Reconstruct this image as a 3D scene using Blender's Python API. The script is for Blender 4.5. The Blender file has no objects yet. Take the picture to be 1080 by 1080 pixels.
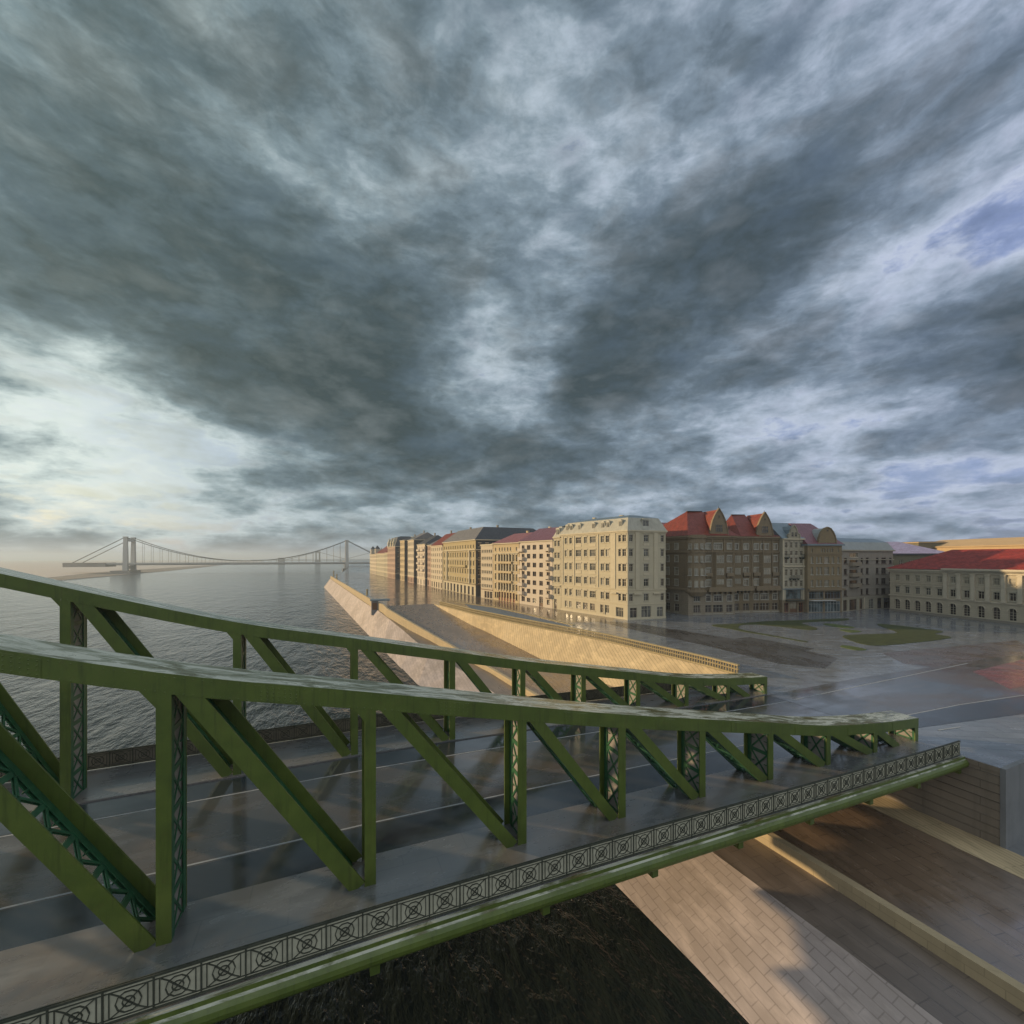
import bpy, math, random
from mathutils import Vector, Matrix
random.seed(7)
R = math.radians
D = bpy.data
scene = bpy.context.scene
COL = scene.collection

# ------------------------------------------------------------------ camera
# world axes: X runs along the green bridge towards the square, Y runs upriver, square paving is z = 0
CAM_Z = 14.8
cam_data = D.cameras.new('camera')
cam_data.sensor_width = 36
cam_data.lens = 15.0
cam_data.shift_y = 48 / 1080
cam_data.clip_start = 0.2
cam_data.clip_end = 30000
cam = D.objects.new('camera', cam_data)
COL.objects.link(cam)
cam.location = (0, 0, CAM_Z)
cam.rotation_euler = (R(90), 0, R(-23))
scene.camera = cam

# ------------------------------------------------------------------ sun and sky
SUN_AZ, SUN_EL = 143.0, 11.4
sv = Vector((math.cos(R(SUN_AZ)) * math.cos(R(SUN_EL)), math.sin(R(SUN_AZ)) * math.cos(R(SUN_EL)), math.sin(R(SUN_EL))))
sd = D.lights.new('sun', 'SUN')
sd.energy = 4.3
sd.angle = R(0.8)
sd.color = (1.0, 0.74, 0.42)
sun = D.objects.new('sun', sd)
COL.objects.link(sun)
sun.rotation_euler = sv.to_track_quat('Z', 'Y').to_euler()
sun.location = (0, 0, 200)

scene.view_settings.view_transform = 'Standard'
scene.view_settings.look = 'None'
scene.view_settings.exposure = 0.0
scene.view_settings.gamma = 1.0
scene.view_settings.use_curve_mapping = False
scene.render.engine = 'CYCLES'
scene.cycles.max_bounces = 6
scene.cycles.diffuse_bounces = 2
scene.cycles.glossy_bounces = 3
scene.cycles.volume_bounces = 0
scene.cycles.caustics_reflective = False
scene.cycles.caustics_refractive = False
scene.cycles.sample_clamp_indirect = 4

world = D.worlds.new('World')
scene.world = world
world.use_nodes = True
WT = world.node_tree
WT.nodes.clear()


class G:
    """tiny helper to write node trees as expressions"""
    def __init__(s, tree): s.t = tree
    def n(s, kind, **props):
        nd = s.t.nodes.new(kind)
        for k, v in props.items(): setattr(nd, k, v)
        return nd
    def put(s, sock, v):
        if isinstance(v, bpy.types.NodeSocket): s.t.links.new(v, sock)
        elif v is not None: sock.default_value = v
    def m(s, op, a, b=None, c=None, clamp=False):
        nd = s.n('ShaderNodeMath', operation=op); nd.use_clamp = clamp
        for i, v in enumerate((a, b, c)):
            if v is not None: s.put(nd.inputs[i], v)
        return nd.outputs[0]
    def v(s, op, a, b=None):
        nd = s.n('ShaderNodeVectorMath', operation=op)
        s.put(nd.inputs[0], a)
        if b is not None: s.put(nd.inputs[1], b)
        return nd.outputs['Value'] if op in ('DOT_PRODUCT', 'LENGTH') else nd.outputs[0]
    def sep(s, a):
        nd = s.n('ShaderNodeSeparateXYZ'); s.put(nd.inputs[0], a); return nd.outputs
    def comb(s, x, y, z):
        nd = s.n('ShaderNodeCombineXYZ')
        for i, q in enumerate((x, y, z)): s.put(nd.inputs[i], q)
        return nd.outputs[0]
    def noise(s, vec, scale, detail=4, rough=0.5, dist=0.0, out='Fac'):
        nd = s.n('ShaderNodeTexNoise')
        s.put(nd.inputs['Vector'], vec)
        nd.inputs['Scale'].default_value = scale
        nd.inputs['Detail'].default_value = detail
        nd.inputs['Roughness'].default_value = rough
        nd.inputs['Distortion'].default_value = dist
        return nd.outputs[out]
    def ramp(s, f, stops, interp='LINEAR'):
        nd = s.n('ShaderNodeValToRGB'); cr = nd.color_ramp; cr.interpolation = interp
        while len(cr.elements) < len(stops): cr.elements.new(0.5)
        for e, (p, c) in zip(cr.elements, stops):
            e.position = p
            e.color = (c, c, c, 1) if isinstance(c, (int, float)) else (*c[:3], 1)
        s.put(nd.inputs[0], f); return nd.outputs[0]
    def mix(s, f, a, b, mode='MIX'):
        nd = s.n('ShaderNodeMix', data_type='RGBA', blend_type=mode)
        s.put(nd.inputs[0], f)
        for sock, v in ((nd.inputs[6], a), (nd.inputs[7], b)):
            if isinstance(v, bpy.types.NodeSocket): s.t.links.new(v, sock)
            else: sock.default_value = (*v[:3], 1)
        return nd.outputs[2]


g = G(WT)
gen = g.n('ShaderNodeTexCoord').outputs['Generated']
x, y, z = g.sep(gen)[0:3]
el = g.m('DEGREES' if False else 'MULTIPLY', g.m('ARCSINE', z), 57.29578)
az = g.m('MULTIPLY', g.m('ARCTAN2', y, x), 57.29578)
zz = g.m('MAXIMUM', g.m('ADD', z, 0.20), 0.08)
pl = g.comb(g.m('DIVIDE', x, zz), g.m('DIVIDE', y, zz), 0.0)          # cloud deck seen from below
n_big = g.noise(pl, 0.95, 8, 0.55, 0.35)
# billows: half from the flat cloud deck, half from round masses standing in the air
air = g.v('MULTIPLY', gen, (1.0, 1.0, 2.3))
def billow(off_pl, off_air):
    n1 = g.noise(g.v('ADD', pl, (13.0 + off_pl[0], 4.0 + off_pl[1], 0)), 2.7, 8, 0.56, 0.35)
    n2 = g.noise(g.v('ADD', air, off_air), 5.2, 9, 0.58, 0.25)
    return g.m('ADD', g.m('MULTIPLY', n1, 0.45), g.m('MULTIPLY', n2, 0.60))
n_mid = g.m('SUBTRACT', billow((0, 0), (0, 0, 0)), 0.025)
n_fine = g.noise(g.v('ADD', air, (3.0, 27.0, 0)), 15.0, 8, 0.62, 0.25)
# the same billows a step nearer the sun: the difference lights their sunward edges
n_lit = g.m('SUBTRACT', billow((-.05, .09), (-.03, .045, .03)), 0.025)
warp = g.v('SCALE', g.v('SUBTRACT', g.noise(pl, 1.1, 5, 0.55, 0, 'Color'), (0.5, 0.5, 0.5)))
warp.node.inputs['Scale'].default_value = 26.0
ae = g.v('ADD', g.comb(az, el, 0.0), g.v('MULTIPLY', warp, (1.0, 0.55, 0.0)))
# big cloud masses: azimuth, elevation (degrees), half widths, thickness added (+) or gap (-)
BLOBS = [
    (97, 24, 18, 7, .26), (84, 18, 14, 5.0, .30), (76, 13.0, 12, 3.2, .26), (100, 33, 22, 6, .22),
    (62, 15.5, 8, 4.0, .14), (51, 23, 9, 5.5, .42), (41, 31, 11, 5, .36), (57, 19, 7, 4, .26),
    (28, 37, 12, 5, .20), (14, 16, 9, 4.6, .44), (20, 20, 6, 3, .14), (36, 20.5, 8, 2.6, .22), (24, 10, 10, 1.8, .12),
    (45, 10.5, 8, 2.0, .06), (62, 7.5, 12, 1.6, .08), (35, 4.0, 26, 1.4, .06), (90, 5.5, 14, 1.4, .12),
    (112, 12.5, 6, 4.2, -.34), (103, 10, 7, 3.2, -.30), (111, 5.5, 9, 1.9, -.30), (96, 4.2, 13, 1.1, -.16), (72, 23, 5, 6, -.14),
    (61, 22, 3.5, 4.5, -.32), (68, 33, 5, 6, -.12), (25, 25, 13, 4.2, -.30), (12, 27, 9, 5, -.24), (30, 8, 20, 2.5, -.14), (68, 6, 20, 2.4, -.10), (40, 14.5, 8, 2.0, -.16),
    (22, 6.6, 6, 1.5, -.22), (58, 11.0, 9, 1.5, -.14), (29, 14, 8, 2.0, -.16), (16, 2.2, 16, 1.1, -.22), (50, 8, 12, 1.2, -.12),
]
acc = None
for (a0, e0, wa, we, amp) in BLOBS:
    dv = g.v('MULTIPLY', g.v('SUBTRACT', ae, (a0, e0, 0)), (1 / wa, 1 / we, 0))
    gs = g.m('POWER', 2.71828, g.m('MULTIPLY', g.v('DOT_PRODUCT', dv, dv), -0.7))
    acc = g.m('MULTIPLY_ADD', gs, amp, acc if acc is not None else 0.0)
th = g.m('MULTIPLY_ADD', g.m('SUBTRACT', n_big, 0.5), 1.0, 0.505)
th = g.m('MULTIPLY_ADD', g.m('SUBTRACT', n_mid, 0.5), 1.5, th)
th = g.m('MULTIPLY_ADD', g.m('SUBTRACT', n_fine, 0.5), 0.6, th)
th = g.m('ADD', th, acc)
cloud = g.ramp(th, [(0.0, (.33, .39, .57)), (0.16, (.36, .42, .57)), (0.28, (.49, .53, .57)), (0.37, (.39, .44, .475)),
                    (0.50, (.225, .275, .305)), (0.64, (.135, .170, .188)), (0.82, (.080, .104, .112)), (1.0, (.058, .077, .080))])
relief = g.m('MULTIPLY', g.m('SUBTRACT', n_mid, n_lit), 7.0)
cloud = g.mix(g.m('MULTIPLY', g.m('MULTIPLY', relief, g.ramp(th, [(0.25, 1.0), (0.75, 0.22)])), 0.50, clamp=True), cloud, (.62, .64, .64))
cloud = g.mix(g.m('MULTIPLY', relief, -0.55, clamp=True), cloud, (.080, .112, .140))
sky = g.n('ShaderNodeTexSky', sky_type='NISHITA')
sky.sun_disc = False
sky.sun_elevation = R(SUN_EL)
sky.sun_rotation = R(90 - SUN_AZ)
sky.air_density = 1.0
sky.dust_density = 2.0
bluegap = g.ramp(th, [(0.12, 1.0), (0.30, 0.0)])
skyc = g.v('SCALE', sky.outputs[0]); skyc.node.inputs['Scale'].default_value = 0.08
cloud = g.mix(g.m('MULTIPLY', bluegap, 0.4), cloud, skyc)
# glow of the low sun through the clouds on the left
sdv = g.v('DOT_PRODUCT', gen, (math.cos(R(113)) * math.cos(R(10)), math.sin(R(113)) * math.cos(R(10)), math.sin(R(10))))
glow = g.m('POWER', g.m('MAXIMUM', sdv, 0.0), 34.0)
thin = g.ramp(g.m('MULTIPLY_ADD', g.m('SUBTRACT', n_mid, 0.5), 1.4, th), [(0.10, 1.0), (0.50, 0.12)])
gl = g.m('MULTIPLY', glow, thin)
gsc = g.v('SCALE', cloud); g.put(gsc.node.inputs['Scale'], g.m('MULTIPLY_ADD', gl, 0.40, 1.0))
cloud = g.mix(g.m('MULTIPLY', gl, 0.34, clamp=True), gsc, (.90, .86, .72))
# greenish slate cast on the left, lavender on the right
side = g.m('MULTIPLY', g.m('SUBTRACT', az, 20.0), 1 / 90.0, clamp=True)
tint = g.mix(side, (1.02, 1.07, 1.27), (1.02, 1.11, 1.06))
cloud = g.mix(1.0, cloud, tint, 'MULTIPLY')
# horizon band
hz = g.m('POWER', 2.71828, g.m('MULTIPLY', g.m('MAXIMUM', el, 0.0), -0.75))
hleft = g.m('MULTIPLY', g.m('SUBTRACT', az, 62.0), 1 / 30.0, clamp=True)
hcol = g.mix(hleft, (.27, .34, .42), (.47, .43, .42))
cloud = g.mix(g.m('MULTIPLY', hz, 0.9), cloud, hcol)
below = g.m('LESS_THAN', el, 0.0)
cloud = g.mix(below, cloud, (.42, .37, .33))
# the sky behind the camera is brightened as unseen fill for shaded faces
rear = g.m('MULTIPLY', g.m('SUBTRACT', g.m('ABSOLUTE', g.m('ADD', az, 100.0)), 70.0), -1 / 45.0)
rear = g.m('ADD', rear, 0.8, clamp=True)
cloud = g.mix(g.m('MULTIPLY', rear, 1.0), cloud, g.v('MULTIPLY', cloud, (2.4, 2.1, 1.7)))
bg = g.n('ShaderNodeBackground')
WT.links.new(cloud, bg.inputs[0])
bg.inputs[1].default_value = 1.0
wo = g.n('ShaderNodeOutputWorld')
WT.links.new(bg.outputs[0], wo.inputs[0])


# ------------------------------------------------------------------ materials
def mat(name, build):
    m = D.materials.new(name); m.use_nodes = True
    t = m.node_tree; t.nodes.clear(); q = G(t)
    b = q.n('ShaderNodeBsdfPrincipled'); o = q.n('ShaderNodeOutputMaterial')
    t.links.new(b.outputs[0], o.inputs[0])
    build(q, b)
    return m

def setc(q, b, v): q.put(b.inputs['Base Color'], v if isinstance(v, bpy.types.NodeSocket) else (*v, 1))

def plain(name, col, rough=.7, var=.18, scale=1.2, metal=0.0, bump=0.0, spec=.4, streak=0.0):
    """mottled paint, stone or slate"""
    def f(q, b):
        co = q.n('ShaderNodeTexCoord').outputs['Object']
        n = q.noise(co, scale, 6, .6)
        c = q.ramp(n, [(.25, tuple(k * (1 - var) for k in col)), (.75, tuple(min(1, k * (1 + var)) for k in col))])
        if streak:
            st = q.noise(q.v('MULTIPLY', co, (1.6, 1.6, .12)), 1.0, 5, .6)
            c = q.mix(q.m('MULTIPLY', q.ramp(st, [(.5, 0.0), (.72, 1.0)]), streak), c, tuple(k * .45 for k in col))
        setc(q, b, c)
        b.inputs['Roughness'].default_value = rough
        b.inputs['Metallic'].default_value = metal
        b.inputs['Specular IOR Level'].default_value = spec
        if bump:
            bp = q.n('ShaderNodeBump'); bp.inputs['Strength'].default_value = bump; bp.inputs['Distance'].default_value = .02
            q.put(bp.inputs['Height'], n); q.put(b.inputs['Normal'], bp.outputs[0])
    return mat(name, f)

def masonry(name, col, rough=.85, course=.45, blockw=1.1, var=.16, joint=.72, dirt=.5):
    """stone or rendered wall with faint courses and grime"""
    def f(q, b):
        co = q.n('ShaderNodeTexCoord').outputs['Object']
        X, Y, Z = q.sep(co)[0:3]
        u = q.comb(q.m('ADD', X, Y), Z, 0.0)
        br = q.n('ShaderNodeTexBrick'); q.put(br.inputs['Vector'], u)
        br.inputs['Scale'].default_value = 1.0
        br.inputs['Brick Width'].default_value = blockw
        br.inputs['Row Height'].default_value = course
        br.inputs['Mortar Size'].default_value = .02
        br.inputs['Color1'].default_value = (*col, 1)
        br.inputs['Color2'].default_value = (*[k * (1 - var * .6) for k in col], 1)
        br.inputs['Mortar'].default_value = (*[k * joint for k in col], 1)
        n = q.noise(co, .55, 6, .62)
        c = q.mix(q.ramp(n, [(.3, 0.0), (.8, dirt * .8)]), br.outputs[0], tuple(k * .6 for k in col))
        st = q.noise(q.v('MULTIPLY', co, (1.4, 1.4, .1)), 1.0, 4, .6)
        c = q.mix(q.m('MULTIPLY', q.ramp(st, [(.5, 0.0), (.75, 1.0)]), dirt * .6), c, tuple(k * .5 for k in col))
        setc(q, b, c)
        b.inputs['Roughness'].default_value = rough
        bp = q.n('ShaderNodeBump'); bp.inputs['Strength'].default_value = .35; bp.inputs['Distance'].default_value = .02
        q.put(bp.inputs['Height'], q.noise(co, 6, 3)); q.put(b.inputs['Normal'], bp.outputs[0])
    return mat(name, f)

def tiled(name, col, col2, rough=.45, size=(.35, .35), ang=0.0, streak=.3, spec=.5):
    def f(q, b):
        co = q.n('ShaderNodeTexCoord').outputs['Object']
        X, Y, Z = q.sep(co)[0:3]
        u = q.comb(q.m('ADD', X, q.m('MULTIPLY', Y, .35)), q.m('ADD', Z, q.m('MULTIPLY', Y, .6)), 0.0)
        br = q.n('ShaderNodeTexBrick'); q.put(br.inputs['Vector'], u)
        br.inputs['Scale'].default_value = 1.0
        br.inputs['Brick Width'].default_value = size[0]; br.inputs['Row Height'].default_value = size[1]
        br.inputs['Mortar Size'].default_value = .025
        br.inputs['Color1'].default_value = (*col, 1); br.inputs['Color2'].default_value = (*col2, 1)
        br.inputs['Mortar'].default_value = (*[k * .45 for k in col], 1)
        n = q.noise(co, .8, 6, .65)
        c = q.mix(q.ramp(n, [(.35, 0.0), (.75, streak)]), br.outputs[0], tuple(k * .4 for k in col2))
        setc(q, b, c)
        q.put(b.inputs['Roughness'], q.m('MULTIPLY_ADD', n, .35, rough - .15))
        b.inputs['Specular IOR Level'].default_value = spec
        bp = q.n('ShaderNodeBump'); bp.inputs['Strength'].default_value = .5; bp.inputs['Distance'].default_value = .03
        q.put(bp.inputs['Height'], br.outputs['Fac']); bp.invert = True
        q.put(b.inputs['Normal'], bp.outputs[0])
    return mat(name, f)

def paving(name, col, col2, wet=.8, bw=1.6, bh=.8, rot=0.0, rmin=.10, rmax=.42, stain=(.12, .10, .08), stamt=.35, line=.75, bumpy=.06):
    """wet stone paving or asphalt"""
    def f(q, b):
        co = q.n('ShaderNodeTexCoord').outputs['Object']
        mp = q.n('ShaderNodeMapping'); q.put(mp.inputs[0], co); mp.inputs['Rotation'].default_value = (0, 0, R(rot))
        v = mp.outputs[0]
        br = q.n('ShaderNodeTexBrick'); q.put(br.inputs['Vector'], v)
        br.inputs['Scale'].default_value = 1.0
        br.inputs['Brick Width'].default_value = bw; br.inputs['Row Height'].default_value = bh
        br.inputs['Mortar Size'].default_value = .03
        br.inputs['Color1'].default_value = (*col, 1); br.inputs['Color2'].default_value = (*col2, 1)
        br.inputs['Mortar'].default_value = (*[k * line for k in col], 1)
        n1 = q.noise(v, .12, 6, .62, .4)
        n2 = q.noise(q.v('MULTIPLY', v, (.35, 1.0, 1.0)), .9, 6, .65)
        c = q.mix(q.m('MULTIPLY', q.ramp(n1, [(.45, 0.0), (.68, 1.0)]), stamt), br.outputs[0], stain)
        c = q.mix(q.m('MULTIPLY', q.ramp(n2, [(.48, 0.0), (.72, 1.0)]), .5), c, tuple(min(1, k * 1.8) for k in col))
        setc(q, b, c)
        rn = q.m('ADD', q.m('MULTIPLY', n1, .55), q.m('MULTIPLY', n2, .45))
        q.put(b.inputs['Roughness'], q.ramp(rn, [(.38, rmin), (.62, rmax)]))
        b.inputs['Specular IOR Level'].default_value = wet; b.inputs['IOR'].default_value = 1.5 + .55 * (wet > .85) + .4 * (.75 < wet < .85)
        bp = q.n('ShaderNodeBump'); bp.inputs['Strength'].default_value = bumpy; bp.inputs['Distance'].default_value = .05
        q.put(bp.inputs['Height'], q.m('ADD', n2, q.m('MULTIPLY', br.outputs['Fac'], -.5)))
        q.put(b.inputs['Normal'], bp.outputs[0])
    return mat(name, f)

def glassy(name, col, rough=.12, var=.5, scale=.35):
    def f(q, b):
        co = q.n('ShaderNodeNewGeometry').outputs['Position']
        n = q.noise(q.v('MULTIPLY', co, (1, 1, .8)), scale, 2)
        c = q.ramp(n, [(.4, tuple(k * (1 - var) for k in col)), (.6, tuple(min(1, k * (1 + var)) for k in col))])
        setc(q, b, c)
        b.inputs['Roughness'].default_value = rough
        b.inputs['Specular IOR Level'].default_value = .6
    return mat(name, f)

def green_paint(name, top=True):
    def f(q, b):
        co = q.n('ShaderNodeTexCoord').outputs['Object']
        geo = q.n('ShaderNodeNewGeometry').outputs['Normal']
        n1 = q.noise(co, .9, 7, .62, .3)
        n2 = q.noise(q.v('MULTIPLY', co, (.4, 1.6, 1.0)), 1.1, 7, .66, .6)
        c = q.ramp(n1, [(.3, (.072, .108, .018)), (.7, (.115, .158, .028))])
        c = q.mix(q.ramp(q.noise(co, 2.3, 5, .7), [(.55, 0.0), (.75, .4)]), c, (.11, .10, .03))
        run = q.noise(q.v('MULTIPLY', co, (5.0, 5.0, .35)), 1.0, 5, .65)
        c = q.mix(q.ramp(run, [(.52, 0.0), (.74, .55)]), c, (.030, .045, .012))
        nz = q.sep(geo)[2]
        up = q.ramp(nz, [(.6, 0.0), (.9, 1.0)])            # upper faces: stains plus pale sky sheen painted into the colour
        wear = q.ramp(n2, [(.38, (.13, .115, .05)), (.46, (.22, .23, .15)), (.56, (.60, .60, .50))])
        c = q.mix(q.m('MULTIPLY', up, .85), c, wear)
        setc(q, b, c)
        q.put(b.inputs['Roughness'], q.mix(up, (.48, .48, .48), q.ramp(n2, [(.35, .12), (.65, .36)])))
        b.inputs['Specular IOR Level'].default_value = .5
        bp = q.n('ShaderNodeBump'); bp.inputs['Strength'].default_value = .12; bp.inputs['Distance'].default_value = .02
        q.put(bp.inputs['Height'], n2); q.put(b.inputs['Normal'], bp.outputs[0])
    return mat(name, f)

def water_mat():
    def f(q, b):
        co = q.n('ShaderNodeTexCoord').outputs['Object']
        mp = q.n('ShaderNodeMapping'); q.put(mp.inputs[0], co)
        mp.inputs['Rotation'].default_value = (0, 0, R(35)); mp.inputs['Scale'].default_value = (1.0, .42, 1)
        v = mp.outputs[0]
        w = q.m('ADD', q.m('MULTIPLY', q.noise(v, .14, 3, .5, .3), 1.3), q.m('ADD', q.m('MULTIPLY', q.noise(v, .62, 5, .55, .2), .85), q.m('MULTIPLY', q.noise(v, 2.8, 4, .6), .14)))
        bp = q.n('ShaderNodeBump'); bp.inputs['Strength'].default_value = .75; bp.inputs['Distance'].default_value = 1.0
        q.put(bp.inputs['Height'], w); q.put(b.inputs['Normal'], bp.outputs[0])
        setc(q, b, q.ramp(q.noise(co, .02, 4), [(.3, (.014, .020, .018)), (.7, (.024, .028, .023))]))
        b.inputs['Roughness'].default_value = .05
        b.inputs['IOR'].default_value = 1.33
        b.inputs['Specular IOR Level'].default_value = .4
    return mat('river_water', f)

M = {}
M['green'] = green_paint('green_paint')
M['lattice'] = plain('green_lattice_paint', (.030, .12, .055), .45, .35, 3.0)
M['iron'] = plain('dark_iron', (.055, .06, .045), .55, .3, 4)
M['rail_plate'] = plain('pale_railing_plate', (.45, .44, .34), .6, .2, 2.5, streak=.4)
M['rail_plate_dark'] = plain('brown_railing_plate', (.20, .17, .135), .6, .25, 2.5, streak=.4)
M['asphalt'] = paving('wet_asphalt', (.075, .075, .077), (.082, .080, .078), wet=.8, bw=6, bh=3, rmin=.05, rmax=.26, stain=(.13, .085, .05), stamt=.8, line=.9)
M['kerb_asphalt'] = paving('wet_dark_asphalt', (.028, .032, .040), (.032, .035, .040), wet=.8, bw=6, bh=3, rmin=.05, rmax=.24, stain=(.05, .045, .04), line=.95)
M['walk'] = paving('bridge_walk_paving', (.115, .12, .125), (.13, .13, .13), wet=.8, bw=3, bh=1.5, rmin=.14, rmax=.42, stain=(.26, .17, .10), stamt=.6, line=.85)
M['infill'] = plain('beige_grey_infill', (.30, .275, .25), .7, .2, 3)
M['white_line'] = plain('white_road_paint', (.36, .37, .37), .5, .2, 2)
M['square'] = paving('wet_square_paving', (.17, .185, .205), (.22, .23, .245), wet=.9, bw=3.2, bh=1.2, rot=28, rmin=.06, rmax=.32, stain=(.07, .06, .055), stamt=.45, line=.6, bumpy=.10)
M['ramp'] = paving('brown_ramp_paving', (.20, .138, .092), (.24, .165, .11), wet=.8, bw=2.2, bh=.8, rot=100, rmin=.14, rmax=.45, stain=(.11, .085, .065), stamt=.55, line=.6, bumpy=.08)
M['edge_band'] = paving('olive_tan_paving', (.36, .31, .20), (.40, .34, .22), wet=.4, bw=1.2, bh=.6, rot=100, rmin=.5, rmax=.8, line=.7)
M['promenade'] = paving('wet_brown_paving', (.150, .112, .085), (.175, .13, .095), wet=.9, bw=1.6, bh=.8, rot=94, rmin=.07, rmax=.26, stain=(.09, .07, .055), stamt=.5, line=.7, bumpy=.05)
M['tram'] = paving('dark_tram_bed', (.050, .045, .042), (.060, .052, .046), wet=.8, bw=2.4, bh=.9, rot=104, rmin=.16, rmax=.4, stain=(.11, .10, .09), stamt=.5, line=.8)
M['red_lane'] = paving('red_brown_paving', (.24, .055, .042), (.20, .05, .038), wet=.8, bw=2.4, bh=.9, rot=30, rmin=.16, rmax=.4, stain=(.09, .085, .08), stamt=.9, line=.8)
M['brown_lane'] = paving('brown_lane_paving', (.105, .075, .060), (.12, .082, .065), wet=.8, bw=2.4, bh=.9, rot=30, rmin=.16, rmax=.4, stain=(.09, .085, .08), stamt=.9, line=.8)
M['puddle'] = plain('blue_grey_slab', (.13, .165, .20), .55, .2, .8, spec=.4)  # sky reflection painted on as a matt blue-grey colour
M['lawn'] = plain('short_grass', (.048, .058, .014), .9, .4, .7, bump=.4)
M['lawn_light'] = plain('short_bright_grass', (.075, .10, .022), .9, .3, .7, bump=.4)
M['sand_slope'] = paving('warm_stone_setts', (.50, .39, .235), (.55, .43, .26), wet=.25, bw=9.0, bh=.34, rot=104, rmin=.6, rmax=.9, stain=(.40, .31, .19), stamt=.5, line=.62, bumpy=.05)
M['quay_slope'] = paving('pale_quay_slabs', (.42, .35, .315), (.46, .385, .35), wet=.3, bw=1.1, bh=.5, rot=94, rmin=.55, rmax=.85, stain=(.28, .23, .19), stamt=.6, line=.74, bumpy=.05)
M['quay_band'] = paving('grey_quay_paving', (.17, .135, .11), (.19, .15, .12), wet=.6, bw=1.8, bh=.9, rot=94, rmin=.25, rmax=.5, line=.7)
M['quay_wall'] = masonry('yellow_quay_stone', (.52, .41, .25), course=.5, blockw=1.4)
M['parapet'] = masonry('ochre_parapet_stone', (.42, .34, .19), course=.35, blockw=.7, joint=.4)
M['retaining'] = masonry('brown_retaining_stone', (.26, .215, .165), course=.62, blockw=6.5, joint=.35, dirt=.8)
M['concrete'] = plain('grey_concrete', (.20, .205, .21), .8, .15, .5, streak=.3)
M['land'] = plain('city_ground', (.14, .13, .115), .9, .3, .01)
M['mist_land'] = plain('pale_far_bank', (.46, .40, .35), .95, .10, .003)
M['mud'] = plain('brown_mud_bank', (.17, .14, .115), .9, .2, .01)
M['water'] = water_mat()
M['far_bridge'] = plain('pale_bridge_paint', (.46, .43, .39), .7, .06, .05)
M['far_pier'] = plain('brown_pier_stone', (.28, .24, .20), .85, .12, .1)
M['cable'] = plain('bridge_cable', (.14, .13, .12), .6, .1, .1)
# walls
M['cream'] = masonry('cream_render', (.54, .475, .335), course=3.5, blockw=30, joint=.85, dirt=.22)
M['cream_trim'] = plain('cream_trim', (.56, .49, .35), .8, .08, 1)
M['white_render'] = masonry('off_white_render', (.62, .53, .42), course=30, blockw=60, dirt=.18)
M['yellow'] = masonry('yellow_render', (.56, .44, .26), course=.6, blockw=40, joint=.82, dirt=.3)
M['deep_yellow'] = masonry('deep_yellow_stone', (.46, .37, .20), course=.5, blockw=1.3, joint=.7, dirt=.5)
M['pale'] = masonry('pale_render', (.58, .49, .36), course=30, blockw=60, dirt=.2)
M['pinkish'] = masonry('pink_brown_render', (.45, .31, .23), course=30, blockw=60, dirt=.3)
M['brown'] = masonry('brown_stone', (.225, .170, .100), course=.42, blockw=1.0, joint=.62, dirt=.75)
M['brown_trim'] = masonry('brown_trim_stone', (.26, .20, .125), course=.8, blockw=1.6, joint=.7, dirt=.6)
M['brown_base'] = masonry('grey_brown_base_stone', (.30, .25, .18), course=.5, blockw=1.1, joint=.6, dirt=.5)
M['grey_cream'] = masonry('grey_cream_stone', (.40, .36, .27), course=.5, blockw=1.2, joint=.75, dirt=.5)
M['ochre_brick'] = masonry('ochre_brown_brick', (.27, .205, .115), course=.3, blockw=.8, joint=.7, dirt=.5)
M['taupe'] = masonry('taupe_render', (.30, .265, .215), course=.4, blockw=20, joint=.7, dirt=.4)
M['museum'] = masonry('warm_beige_stone', (.52, .45, .33), course=.45, blockw=1.2, joint=.78, dirt=.35)
M['museum_trim'] = plain('beige_trim', (.56, .49, .37), .8, .1, 1)
M['tan'] = masonry('tan_render', (.55, .38, .20), course=1, blockw=8, joint=.85, dirt=.3)
M['olive'] = masonry('olive_render', (.17, .15, .09), course=1, blockw=8, dirt=.4)
# roofs
M['roof_mansard'] = plain('grey_mansard_metal', (.42, .40, .33), .55, .15, .8, streak=.4)
M['roof_zinc'] = plain('blue_grey_zinc', (.17, .22, .25), .35, .15, .5)
M['roof_grey'] = tiled('grey_slate', (.24, .225, .22), (.20, .19, .19), .45, (.5, .4))
M['roof_dark'] = tiled('dark_slate', (.075, .075, .08), (.06, .06, .065), .5, (.5, .4))
M['roof_red'] = tiled('red_roof_tile', (.27, .048, .022), (.22, .036, .018), .45, (.45, .35), streak=.6)
M['roof_rose'] = tiled('rose_roof_tile', (.34, .13, .13), (.29, .11, .12), .45, (.5, .4), streak=.4)
M['roof_plum'] = tiled('plum_roof_tile', (.24, .085, .10), (.20, .07, .09), .35, (.5, .4), streak=.4, spec=.7)
M['roof_museum'] = tiled('weathered_red_tile', (.42, .05, .032), (.28, .038, .026), .6, (.6, .5), streak=.8, spec=.3)
M['roof_pale'] = tiled('pale_pink_tile', (.52, .42, .56), (.40, .27, .36), .30, (1.3, .5), streak=.5, spec=.7)  # lilac sky reflection painted into the pale tile colour
M['roof_slate'] = plain('pale_slate_mansard', (.29, .31, .30), .45, .12, .6, streak=.2)
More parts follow.
